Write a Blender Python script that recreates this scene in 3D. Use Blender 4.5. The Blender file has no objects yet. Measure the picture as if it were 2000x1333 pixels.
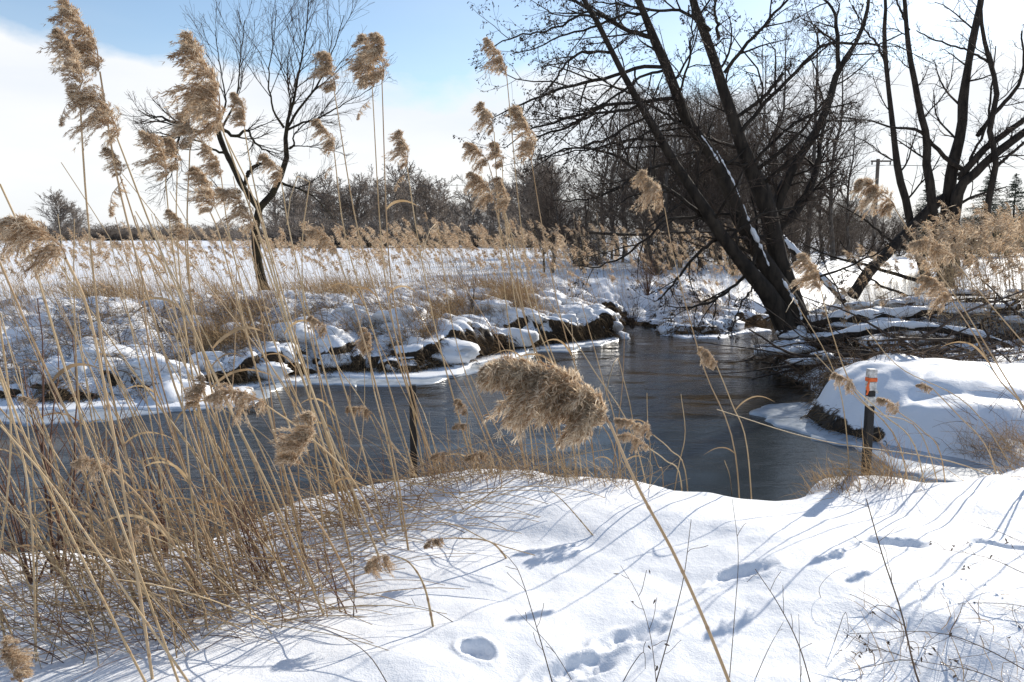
import bpy, math, random
import numpy as np
from mathutils import Matrix, Vector

random.seed(7)
rng = np.random.default_rng(7)
scene = bpy.context.scene
C = scene.collection
R = math.radians

# ------------------------------------------------------------------ camera
CAM_Z = 1.6
FPX = 1556.0                      # focal length in pixels of the 2000 px wide photograph
PITCH = math.atan(201.5 / FPX)
cam_d = bpy.data.cameras.new("camera")
cam_d.sensor_width = 36.0
cam_d.lens = 36.0 * FPX / 2000.0
cam_d.clip_start = 0.05
cam_d.clip_end = 6000.0
cam = bpy.data.objects.new("camera", cam_d)
cam.location = (0, 0, CAM_Z)
cam.rotation_euler = (math.pi / 2 - PITCH, 0, 0)
C.objects.link(cam)
scene.camera = cam

# ------------------------------------------------------------------ sky, sun, exposure
SUN_AZ, SUN_EL = R(37), R(27)
SKY_STRENGTH = 0.10
world = bpy.data.worlds.new("World")
scene.world = world
world.use_nodes = True
nt = world.node_tree
nt.nodes.clear()
N = nt.nodes.new
L = nt.links.new
wout = N('ShaderNodeOutputWorld')
bg = N('ShaderNodeBackground')
bg.inputs['Strength'].default_value = SKY_STRENGTH
sky = N('ShaderNodeTexSky')
sky.sky_type = 'NISHITA'
sky.sun_disc = False
sky.sun_elevation = SUN_EL
sky.sun_rotation = SUN_AZ
sky.air_density = 1.0
sky.dust_density = 0.3
sky.ozone_density = 1.5
# clouds: a bank of cumulus over the horizon, chosen by direction
tc = N('ShaderNodeTexCoord')
sep = N('ShaderNodeSeparateXYZ')
L(tc.outputs['Generated'], sep.inputs[0])
mp = N('ShaderNodeMapping')
mp.inputs['Scale'].default_value = (1, 1, 1.9)
L(tc.outputs['Generated'], mp.inputs['Vector'])
n1 = N('ShaderNodeTexNoise')
n1.inputs['Scale'].default_value = 3.0
n1.inputs['Detail'].default_value = 9
n1.inputs['Roughness'].default_value = 0.55
L(mp.outputs[0], n1.inputs['Vector'])


def wmath(op, a, b=None, c=None, clamp=False):
    m = N('ShaderNodeMath')
    m.operation = op
    m.use_clamp = clamp
    for i, v in enumerate((a, b, c)):
        if v is None:
            continue
        if isinstance(v, (int, float)):
            m.inputs[i].default_value = v
        else:
            L(v, m.inputs[i])
    return m.outputs[0]


# cloud top height: higher to the left, higher again to the right of the view
xx = wmath('MULTIPLY', sep.outputs['X'], sep.outputs['X'])
top = wmath('MULTIPLY_ADD', xx, 0.06, 0.193)
top = wmath('MULTIPLY_ADD', wmath('SUBTRACT', n1.outputs['Fac'], 0.5), 0.20, top)
d = wmath('SUBTRACT', top, sep.outputs['Z'])
mask = wmath('MULTIPLY', d, 40.0, clamp=True)
mask = wmath('SMOOTH_MIN', mask, 1.0, 0.1, clamp=True)
n2 = N('ShaderNodeTexNoise')
n2.inputs['Scale'].default_value = 2.2
n2.inputs['Detail'].default_value = 6
mp2 = N('ShaderNodeMapping')
mp2.inputs['Scale'].default_value = (1, 1, 4)
mp2.inputs['Location'].default_value = (3, 1, 2)
L(tc.outputs['Generated'], mp2.inputs['Vector'])
L(mp2.outputs[0], n2.inputs['Vector'])
veil = wmath('MULTIPLY', wmath('SUBTRACT', n2.outputs['Fac'], 0.40), 1.2, clamp=True)
mask = wmath('MAXIMUM', wmath('MULTIPLY', mask, 0.93), wmath('MULTIPLY', veil, 0.35))
cr = N('ShaderNodeValToRGB')
cr.color_ramp.elements[0].position = 0.3
cr.color_ramp.elements[0].color = (5.6, 5.9, 6.4, 1)
cr.color_ramp.elements[1].position = 0.65
cr.color_ramp.elements[1].color = (7.0, 6.95, 6.9, 1)
L(n2.outputs['Fac'], cr.inputs[0])
mix = N('ShaderNodeMixRGB')
L(mask, mix.inputs[0])
L(sky.outputs[0], mix.inputs[1])
L(cr.outputs[0], mix.inputs[2])
L(mix.outputs[0], bg.inputs['Color'])
L(bg.outputs[0], wout.inputs['Surface'])

sun_d = bpy.data.lights.new("sun", 'SUN')
sun_d.energy = 3.7
sun_d.angle = R(0.5)
sun_d.color = (1.0, 0.93, 0.82)
sun = bpy.data.objects.new("sun", sun_d)
sdir = Vector((math.sin(SUN_AZ) * math.cos(SUN_EL), math.cos(SUN_AZ) * math.cos(SUN_EL), math.sin(SUN_EL)))
sun.rotation_euler = sdir.to_track_quat('Z', 'Y').to_euler()
sun.location = (20, 20, 20)
C.objects.link(sun)

scene.view_settings.view_transform = 'Standard'
scene.view_settings.look = 'None'
scene.view_settings.exposure = 0.62
scene.view_settings.gamma = 1.0
scene.view_settings.use_curve_mapping = False
scene.cycles.max_bounces = 6
scene.cycles.diffuse_bounces = 3
scene.cycles.glossy_bounces = 3
scene.cycles.transmission_bounces = 3
scene.cycles.sample_clamp_indirect = 6.0

# ------------------------------------------------------------------ pixel helpers
cp, sp = math.cos(PITCH), math.sin(PITCH)


def ray(px, py):
    """direction through a pixel of the 2000x1333 photograph, scaled to a forward (y) step of 1"""
    px = np.asarray(px, float)
    py = np.asarray(py, float)
    u = (px - 1000.0) / FPX
    v = (666.5 - py) / FPX
    dy = cp + v * sp
    dz = -sp + v * cp
    return np.stack([u / dy, np.ones_like(dy), dz / dy], -1)


def at(px, py, D):
    r = ray(px, py)
    return r * np.asarray(D, float)[..., None] + np.array([0, 0, CAM_Z])


def wpt(px, py, z=-0.9):
    r = ray(px, py)
    D = (z - CAM_Z) / r[..., 2]
    return r * D[..., None] + np.array([0, 0, CAM_Z])


# ------------------------------------------------------------------ noise
_perm = np.random.default_rng(3).permutation(512)
_perm = np.concatenate([_perm, _perm])
_val = np.random.default_rng(4).random(512)


def _h(ix, iy):
    return _val[_perm[(_perm[ix & 511] + iy) & 511]]


def vnoise(x, y):
    xi = np.floor(x).astype(int)
    yi = np.floor(y).astype(int)
    fx, fy = x - xi, y - yi
    fx = fx * fx * fx * (fx * (fx * 6 - 15) + 10)
    fy = fy * fy * fy * (fy * (fy * 6 - 15) + 10)
    a = _h(xi, yi) * (1 - fx) + _h(xi + 1, yi) * fx
    b = _h(xi, yi + 1) * (1 - fx) + _h(xi + 1, yi + 1) * fx
    return (a * (1 - fy) + b * fy) * 2 - 1


def fbm(x, y, o=4):
    s, a = 0, 1.0
    for i in range(o):
        s = s + a * vnoise(x * 2 ** i + 17.3 * i, y * 2 ** i + 5.1 * i)
        a *= 0.5
    return s


def cell(x, y):
    """distance to the nearest jittered point, 0 at a centre"""
    xi = np.floor(x).astype(int)
    yi = np.floor(y).astype(int)
    best = np.full(x.shape, 9.0)
    for dx in (-1, 0, 1):
        for dy in (-1, 0, 1):
            cx = xi + dx + _h(xi + dx, yi + dy)
            cy = yi + dy + _h(xi + dx + 91, yi + dy + 37)
            best = np.minimum(best, (cx - x) ** 2 + (cy - y) ** 2)
    return np.sqrt(best)


def S(t):
    t = np.clip(t, 0, 1)
    return t * t * (3 - 2 * t)


# ------------------------------------------------------------------ terrain
WATER = -0.9
RIV = [(-30, 13.5), (-14, 12.4), (-7.5, 11.7), (-6.0, 11.6), (-5.0, 12.0), (-4.6, 13.0), (-3.9, 13.9), (-2.8, 14.4), (-1.85, 14.3),
       (-1.0, 15.2), (0, 17.2), (1.2, 18.3), (2.7, 19.6), (2.9, 21.5), (3.1, 23.2), (4.0, 22.2), (4.1, 20.2), (5.2, 20.3),
       (6.8, 22.0), (9.4, 26), (13.0, 31), (17, 40), (24, 48), (23, 41), (18.5, 34), (15.0, 29.3), (11.8, 24.5), (9.0, 20.5), (6.9, 18.0),
       (5.3, 16.6), (4.9, 15), (5.0, 13.2), (4.4, 11.9), (4.0, 11.0), (3.9, 10.2), (4.3, 9.4), (4.9, 8.6), (5.2, 7.6), (5.0, 6.7),
       (4.3, 6.15), (3.5, 5.8), (2.6, 5.62), (1.6, 5.65), (0.5, 5.8), (-0.6, 5.8), (-1.2, 5.5), (-2.0, 5.1), (-3, 4.9), (-4.5, 4.9),
       (-8, 4.5), (-14, 4), (-30, 4)]
RIVP = np.array(RIV, float)


def river_sd(x, y):
    """positive on land; also the unit vector towards the water's edge"""
    sh = x.shape
    x = x.ravel()
    y = y.ravel()
    best = np.full(x.shape, 1e9)
    bx = np.zeros_like(x)
    by = np.zeros_like(x)
    inside = np.zeros(x.shape, bool)
    n = len(RIVP)
    for i in range(n):
        ax, ay = RIVP[i]
        cx, cy = RIVP[(i + 1) % n]
        ex, ey = cx - ax, cy - ay
        t = np.clip(((x - ax) * ex + (y - ay) * ey) / (ex * ex + ey * ey), 0, 1)
        qx, qy = ax + t * ex - x, ay + t * ey - y
        dd = qx * qx + qy * qy
        m = dd < best
        best[m] = dd[m]
        bx[m] = qx[m]
        by[m] = qy[m]
        if ay != cy:
            k = ((ay > y) != (cy > y)) & (x < ex * (y - ay) / ey + ax)
            inside ^= k
    dist = np.sqrt(best)
    dn = np.maximum(dist, 1e-6)
    sd = np.where(inside, -dist, dist)
    return sd.reshape(sh), (bx / dn).reshape(sh), (by / dn).reshape(sh)


# footprints: pixel, length, heading (deg)
FOOT = [((1452, 1122), .34, 28), ((1232, 1232), .42, 38), ((1748, 1070), .30, 5), ((1975, 1072), .36, -12), ((930, 1276), .13, 0),
        ((1120, 1290), .45, 38)]
FW = [(wpt(p[0], p[1], 0.0), l, R(a)) for p, l, a in FOOT]


def H(x, y, full=False):
    x = np.asarray(x, float)
    y = np.asarray(y, float)
    sd, bx, by = river_sd(x, y)
    wob = 0.22 * fbm(x * 1.1, y * 1.1, 3)
    s = sd + wob * S(sd / 0.6)
    near = 1 - S((y - 6.6) / 1.6)
    # near bank
    zn = 0.05 * fbm(x * .55 + 3, y * .8, 3) + 0.016 * fbm(x * 2.2, y * 2.9, 3)
    zn = zn - 0.13 * S((-0.9 - x) / 1.6) - 0.10 * S((1.0 - y) / 2)
    zn = zn + 0.10 * np.exp(-((x + 0.45) / .55) ** 2 - ((y - 4.75) / .5) ** 2)
    zn = zn + 0.05 * np.exp(-((x - 3.4) / 1.1) ** 2 - ((y - 4.9) / .6) ** 2)
    zn = zn - 0.07 * np.exp(-((x - .35) / .55) ** 2 - ((y - 2.6) / .5) ** 2)  # hollow added so its shading stands in for a soft cast shadow
    zn = zn - 0.10 * np.exp(-((x - 1.75) / .5) ** 2 - ((y - 2.75) / .3) ** 2)
    cw = 0.85 + 0.25 * vnoise(x * 1.3, y * 1.3 + 9)
    hn = -1.02 + (zn + 1.02) * S(s / cw) ** .8
    fz = np.zeros_like(x)
    for (c, l, a) in FW:
        ca, sa = math.cos(a), math.sin(a)
        u = (x - c[0]) * ca + (y - c[1]) * sa
        v = -(x - c[0]) * sa + (y - c[1]) * ca
        q = np.sqrt((u / (l * .5)) ** 2 + ((v + .02 * np.sin(u * 14)) / (.055 + .02 * u / l)) ** 2) + .22 * vnoise(x * 17 + l * 9, y * 17)
        fz = fz - 0.030 * (1 - S((q - .45) / .75)) * (1 + .3 * vnoise(x * 40, y * 40)) + 0.010 * np.exp(-((q - 1.35) / .3) ** 2)
    # far side
    right = S((x - 3.2 - .0 * y) / .6) * (1 - S((y - 17.2 - (x - 5) * 1.15) / 1.5))
    left = S((-4.6 - x) / 1.2)
    isl = S((x - 3.0) / .5) * S((y - 19) / 1.5) * (1 - right)
    cliff = 0.50 + .24 * vnoise(x * .8 + 2, y * .8) - 0.35 * left - 0.25 * isl + 0.15 * right
    wc = 0.80 + .40 * vnoise(x * 1.1 + 8, y * 1.1) + 0.5 * left + .1 * isl
    pil = np.clip(1 - cell(x * 1.15 + 4, y * 1.15) ** 2 * 1.3, 0, 1)
    pil2 = np.clip(1 - cell(x * 2.6, y * 2.6 + 7) ** 2 * 1.5, 0, 1)
    hf = -1.0 + cliff * S(s / wc) + (1.12 - cliff) * S(s / (3.6 + 2.2 * left))
    bank = S(s / .5) * (1 - S((s - 4.5) / 3))
    bank = bank * (1 - right * .97)
    hf = hf + bank * ((0.26 + .10 * left) * pil + 0.13 * pil2 - 0.17) + 0.05 * fbm(x * .5, y * .5, 3) * S(s / 2) * (1 - S((y - 30) / 60))
    hf = hf + 0.6 * fbm(x * .02 + 3, y * .02, 2) * S((y - 90) / 120) * .6
    # mound on the right bank, hollow full of brush behind it
    hollow = right * S((y - 11.4 - .05 * x) / .9) * (1 - S((y - 14.8) / 1.2)) * S((x - 4.6) / 1.0)
    hf = hf * (1 - hollow) + (-0.62 + 0.1 * fbm(x * 1.5, y * 1.5, 3)) * hollow
    rm = right * (1 - S((y - 11.6) / 1.2))
    top = -0.22 - 0.03 * (x - 5) + .10 * np.exp(-((x - 4.9) / .8) ** 2 - ((y - 10.9) / .8) ** 2) + (.11 * fbm(x * .75, y * .75, 2) + .05 * pil) * S((s - .3) / 1)
    hm = -1.0 + (top + 1.0) * S((s + .15) / .8) * np.sqrt(np.clip(1 - (1 - np.clip((s + .08) / 2.0, 0, 1)) ** 2.2, 0, 1))
    # the mound falls towards the near side
    hm = hm - (.10 * (1 - pil)) * S(s / .5) * (1 - S((s - 1.2) / 1.0)) - 0.42 * S((9.6 - y) / 1.6) * S(s / .8)
    hf = hf * (1 - rm) + hm * rm
    h = hn * near + hf * (1 - near) + fz * near * S((s - .6) / .3)
    h = np.where(sd < 0, -1.0 - 0.6 * S(-sd / 1.2), h)
    if full:
        return h, s, bx, by, near, right, pil, pil2, hollow, left
    return h


def hit(px, py):
    """where rays through these pixels meet the ground"""
    px = np.atleast_1d(np.asarray(px, float))
    py = np.atleast_1d(np.asarray(py, float))
    r = ray(px, py)
    D = 0.9 * (45 / 0.9) ** (np.arange(260) / 259.0)
    X = r[:, None, 0] * D
    Y = np.broadcast_to(D, X.shape)
    Z = CAM_Z + r[:, None, 2] * D
    hh = np.maximum(H(X, Y), WATER)
    below = Z < hh
    idx = np.where(below.any(1), below.argmax(1), len(D) - 1)
    d = D[idx]
    return np.stack([r[:, 0] * d, d, np.take_along_axis(hh, idx[:, None], 1)[:, 0]], -1)


# ------------------------------------------------------------------ mesh helpers
def mesh_np(name, V, F, smooth=True, attrs=None, mats=(), mi=None):
    """F: list of int arrays of shape (n,3) or (n,4)"""
    me = bpy.data.meshes.new(name)
    V = np.ascontiguousarray(V, np.float32)
    me.vertices.add(len(V))
    me.vertices.foreach_set('co', V.ravel())
    loops = np.concatenate([f.ravel() for f in F]).astype(np.int32)
    tot = np.concatenate([np.full(len(f), f.shape[1], np.int32) for f in F])
    start = np.concatenate([[0], np.cumsum(tot)[:-1]]).astype(np.int32)
    me.loops.add(len(loops))
    me.loops.foreach_set('vertex_index', loops)
    me.polygons.add(len(tot))
    me.polygons.foreach_set('loop_start', start)
    me.polygons.foreach_set('loop_total', tot)
    me.polygons.foreach_set('use_smooth', np.full(len(tot), smooth, bool))
    if mi is not None:
        me.polygons.foreach_set('material_index', np.asarray(mi, np.int32))
    for k, a in (attrs or {}).items():
        at_ = me.attributes.new(k, 'FLOAT', 'POINT')
        at_.data.foreach_set('value', np.ascontiguousarray(a, np.float32))
    for m in mats:
        me.materials.append(m)
    me.update(calc_edges=True)
    return me


def norm(v):
    return v / np.maximum(np.linalg.norm(v, axis=-1, keepdims=True), 1e-9)


class Geo:
    """collects tubes and ribbons, becomes one mesh"""

    def __init__(self):
        self.V, self.F, self.T, self.n = [], [], [], 0

    def _push(self, V, F, tint):
        self.V.append(V)
        self.F.append(F + self.n)
        self.T.append(tint)
        self.n += len(V)

    def tubes(self, P, Rad, sides=4, tint=None):
        P = np.asarray(P, float)
        if P.ndim == 2:
            P = P[None]
            Rad = np.asarray(Rad, float)[None]
        M, K, _ = P.shape
        Rad = np.broadcast_to(np.asarray(Rad, float), (M, K))
        T = norm(np.gradient(P, axis=1))
        mean = norm(P[:, -1] - P[:, 0] + 1e-9)
        ref = np.zeros_like(mean)
        ax = np.argmin(np.abs(mean), axis=1)
        ref[np.arange(M), ax] = 1
        U = norm(np.cross(T, ref[:, None, :]))
        W = np.cross(T, U)
        ang = np.arange(sides) * 2 * math.pi / sides
        V = P[:, :, None, :] + Rad[:, :, None, None] * (U[:, :, None, :] * np.cos(ang)[None, None, :, None] + W[:, :, None, :] * np.sin(ang)[None, None, :, None])
        V = V.reshape(-1, 3)
        m = np.arange(M)[:, None, None] * K * sides
        k = np.arange(K - 1)[None, :, None] * sides
        s = np.arange(sides)[None, None, :]
        s2 = (s + 1) % sides
        a = m + k
        F = np.stack([a + s, a + s2, a + s2 + sides, a + s + sides], -1).reshape(-1, 4)
        if tint is None:
            tint = np.zeros(M)
        tt = np.repeat(np.broadcast_to(np.asarray(tint, float), (M,)), K * sides)
        self._push(V, F, tt)
        return self

    def ribbons(self, P, W, tint=None, side=None, taper=True):
        P = np.asarray(P, float)
        M, K, _ = P.shape
        T = norm(np.gradient(P, axis=1))
        if side is None:
            side = rng.normal(size=(M, 3))
        U = norm(np.cross(T, side[:, None, :]))
        t = np.linspace(0, 1, K)
        prof = (np.minimum(1, .45 + 2.2 * t) * (1 - t ** 2.2) + .04) if taper else np.ones(K)
        w = np.asarray(W, float).reshape(-1, 1) * prof[None, :] * .5
        w = np.broadcast_to(w, (M, K))[..., None]
        V = np.stack([P - U * w, P + U * w], 2).reshape(-1, 3)
        m = np.arange(M)[:, None] * K * 2
        k = np.arange(K - 1)[None, :] * 2
        a = m + k
        F = np.stack([a, a + 1, a + 3, a + 2], -1).reshape(-1, 4)
        if tint is None:
            tint = np.zeros(M)
        self._push(V, F, np.repeat(np.broadcast_to(np.asarray(tint, float), (M,)), K * 2))
        return self

    def raw(self, V, F, tint=0.0):
        self._push(np.asarray(V, float), np.asarray(F, int), np.full(len(V), tint))

    def mesh(self, name, mat, smooth=True):
        V = np.concatenate(self.V)
        T = np.concatenate(self.T)
        return mesh_np(name, V, self.F, smooth, {'tint': T}, (mat,))


def link(name, data, parent=None, loc=None):
    o = bpy.data.objects.new(name, data)
    C.objects.link(o)
    if parent is not None:
        o.parent = parent
    if loc is not None:
        o.location = loc
    return o


def tag(o, label=None, cat=None, group=None, kind=None):
    if label:
        o['label'] = label
    if cat:
        o['category'] = cat
    if group:
        o['group'] = group
    if kind:
        o['kind'] = kind
    return o


def local(P, o):
    return np.asarray(P, float) - np.asarray(o, float)


def catmull(P, K):
    """resample a hand-placed polyline smoothly to K points"""
    P = np.asarray(P, float)
    n = len(P)
    Q = np.concatenate([2 * P[:1] - P[1:2], P, 2 * P[-1:] - P[-2:-1]])
    seg = np.linalg.norm(np.diff(P, axis=0), axis=1)
    cum = np.concatenate([[0], np.cumsum(seg)])
    s = np.linspace(0, cum[-1], K)
    i = np.clip(np.searchsorted(cum, s, side='right') - 1, 0, n - 2)
    t = ((s - cum[i]) / np.maximum(seg[i], 1e-9))[:, None]
    p0, p1, p2, p3 = Q[i], Q[i + 1], Q[i + 2], Q[i + 3]
    return 0.5 * (2 * p1 + (p2 - p0) * t + (2 * p0 - 5 * p1 + 4 * p2 - p3) * t * t + (3 * p1 - p0 - 3 * p2 + p3) * t ** 3)


def curves(root, dirn, length, K, bend=(0, 0, 0), wob=0.0):
    """M smooth polylines from roots; bend is added to the direction as it goes"""
    M = len(root)
    root = np.asarray(root, float)
    d = norm(np.broadcast_to(np.asarray(dirn, float), (M, 3)))
    bend = np.broadcast_to(np.asarray(bend, float), (M, 3))
    st = np.broadcast_to(np.asarray(length, float), (M,))[:, None] / (K - 1)
    P = [root]
    for k in range(K - 1):
        dd = norm(d + bend * ((k + .5) / (K - 1)) ** 1.3)
        if wob:
            d = norm(d + rng.normal(size=(M, 3)) * wob)
        P.append(P[-1] + dd * st)
    return np.stack(P, 1)


def grow(P, Rad, n, length, angle, K=5, up=0.0, wob=.12, t0=.25, t1=1.0, rr=.55, flat=0.0, r_end=.35, out=None):
    """n children on each parent polyline; returns child polylines and radii"""
    M, KP, _ = P.shape
    T = norm(np.gradient(P, axis=1))
    t = t0 + (t1 - t0) * (np.arange(n)[None, :] + rng.random((M, n))) / n
    f = t * (KP - 1)
    i = np.minimum(f.astype(int), KP - 2)
    fr = (f - i)[..., None]
    mi = np.arange(M)[:, None]
    pos = P[mi, i] * (1 - fr) + P[mi, i + 1] * fr
    tan = T[mi, i]
    r0 = (Rad[mi, i] * (1 - fr[..., 0]) + Rad[mi, i + 1] * fr[..., 0])
    rand = rng.normal(size=(M, n, 3))
    rand[..., 2] *= (1 - flat)
    perp = norm(rand - tan * (rand * tan).sum(-1, keepdims=True))
    a = angle * (0.7 + .6 * rng.random((M, n, 1)))
    d = norm(tan * np.cos(a) + perp * np.sin(a))
    plen = np.linalg.norm(np.diff(P, axis=1), axis=2).sum(1)[:, None]
    ln = (plen * length * (0.55 + .75 * rng.random((M, n))) * (1.15 - .6 * t))
    d = d.reshape(-1, 3)
    ln = ln.ravel()
    st = ln[:, None] / (K - 1)
    p = pos.reshape(-1, 3)
    Q = [p]
    for k in range(K - 1):
        d = norm(d + rng.normal(size=d.shape) * wob + np.array([0, 0, up]))
        if out is not None:
            d = norm(d + out)
        Q.append(Q[-1] + d * st)
    Q = np.stack(Q, 1)
    rb = np.minimum(r0.ravel() * rr, ln * .03 + .001)
    Rr = rb[:, None] * np.linspace(1, r_end, K)[None, :]
    return Q, Rr


# ------------------------------------------------------------------ materials
def mat(name, col, col2=None, rough=.7, scale=20., tintcol=None, trans=0.0, bump=0.0, bscale=40., sheen=0.0, spec=.3, stretch=(1, 1, 1)):
    m = bpy.data.materials.new(name)
    m.use_nodes = True
    t = m.node_tree
    b = t.nodes['Principled BSDF']
    b.inputs['Roughness'].default_value = rough
    b.inputs['Specular IOR Level'].default_value = spec
    tcn = t.nodes.new('ShaderNodeTexCoord')
    mpn = t.nodes.new('ShaderNodeMapping')
    mpn.inputs['Scale'].default_value = stretch
    t.links.new(tcn.outputs['Object'], mpn.inputs[0])
    no = t.nodes.new('ShaderNodeTexNoise')
    no.inputs['Scale'].default_value = scale
    no.inputs['Detail'].default_value = 5
    t.links.new(mpn.outputs[0], no.inputs['Vector'])
    rp = t.nodes.new('ShaderNodeValToRGB')
    rp.color_ramp.elements[0].position = .35
    rp.color_ramp.elements[1].position = .68
    rp.color_ramp.elements[0].color = (*col, 1)
    rp.color_ramp.elements[1].color = (*(col2 or col), 1)
    t.links.new(no.outputs['Fac'], rp.inputs[0])
    out = rp.outputs[0]
    if tintcol is not None:
        atn = t.nodes.new('ShaderNodeAttribute')
        atn.attribute_name = 'tint'
        mx = t.nodes.new('ShaderNodeMixRGB')
        t.links.new(atn.outputs['Fac'], mx.inputs[0])
        t.links.new(out, mx.inputs[1])
        mx.inputs[2].default_value = (*tintcol, 1)
        out = mx.outputs[0]
    t.links.new(out, b.inputs['Base Color'])
    if bump:
        nb = t.nodes.new('ShaderNodeTexNoise')
        nb.inputs['Scale'].default_value = bscale
        nb.inputs['Detail'].default_value = 6
        t.links.new(mpn.outputs[0], nb.inputs['Vector'])
        bp = t.nodes.new('ShaderNodeBump')
        bp.inputs['Strength'].default_value = 1
        bp.inputs['Distance'].default_value = bump
        t.links.new(nb.outputs['Fac'], bp.inputs['Height'])
        t.links.new(bp.outputs[0], b.inputs['Normal'])
    if trans:
        tr = t.nodes.new('ShaderNodeBsdfTranslucent')
        t.links.new(out, tr.inputs['Color'])
        ms = t.nodes.new('ShaderNodeMixShader')
        ms.inputs[0].default_value = trans
        t.links.new(b.outputs[0], ms.inputs[1])
        t.links.new(tr.outputs[0], ms.inputs[2])
        t.links.new(ms.outputs[0], t.nodes['Material Output'].inputs['Surface'])
    return m


M_bark = mat('bark', (.018, .014, .011), (.055, .043, .032), .9, 9, bump=.02, bscale=14, stretch=(1, 1, .35))
M_bark_grey = mat('bark_grey', (.07, .06, .05), (.15, .13, .11), .9, 6, bump=.02, bscale=12, stretch=(1, 1, .3))
M_moss = mat('mossy_bark', (.018, .014, .011), (.05, .04, .02), .95, 5, bump=.02, bscale=14)
M_twig = mat('twig', (.035, .026, .02), (.07, .05, .038), .8, 10, tintcol=(.14, .09, .06))
M_twig_hazed = mat('hazed_far_twig', (.22, .185, .16), (.30, .255, .22), .9, .6, tintcol=(.34, .29, .24), trans=.4)  # haze of distance painted in: twigs and trunks paler and more translucent
M_woodtwig = mat('wood_twig', (.055, .04, .03), (.10, .075, .055), .85, 2, tintcol=(.20, .15, .11))
M_redtwig = mat('red_twig', (.10, .048, .035), (.17, .085, .055), .7, 12, tintcol=(.24, .15, .09))
M_straw = mat('reed_straw', (.50, .36, .19), (.68, .53, .33), .55, 6, tintcol=(.36, .22, .12), trans=.12, stretch=(1, 1, .4))
M_leaf = mat('dry_leaf', (.42, .29, .15), (.60, .45, .27), .6, 10, tintcol=(.22, .13, .07), trans=.35)
M_plume = mat('reed_plume', (.27, .155, .075), (.44, .28, .155), .7, 30, tintcol=(.97, .84, .64), trans=.52, spec=.45)
M_grass = mat('dry_grass', (.34, .22, .11), (.52, .37, .20), .7, 3, tintcol=(.16, .10, .06), trans=.3)
M_soilgrass = mat('bank_thatch', (.035, .023, .013), (.11, .073, .04), .9, 5, tintcol=(.40, .28, .16), trans=.15)
M_spruce = mat('spruce_needles', (.018, .035, .022), (.035, .06, .035), .8, 4, tintcol=(.05, .07, .04))
M_black = mat('black_paint', (.012, .012, .014), (.022, .022, .024), .45, 60, bump=.0008, bscale=90)
M_white = mat('worn_white_tape', (.38, .37, .35), (.78, .77, .74), .5, 55, bump=.0012, bscale=60)
M_orange = mat('orange_tape', (.75, .13, .03), (.85, .20, .05), .45, 30)
M_wood = mat('weathered_wood', (.10, .08, .065), (.2, .17, .14), .9, 10, bump=.01, stretch=(1, 1, .1))
M_wire = mat('wire', (.05, .05, .05), None, .5)
M_dark = mat('dead_weed', (.045, .035, .03), (.10, .07, .05), .8, 15, tintcol=(.2, .13, .08))


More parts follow.
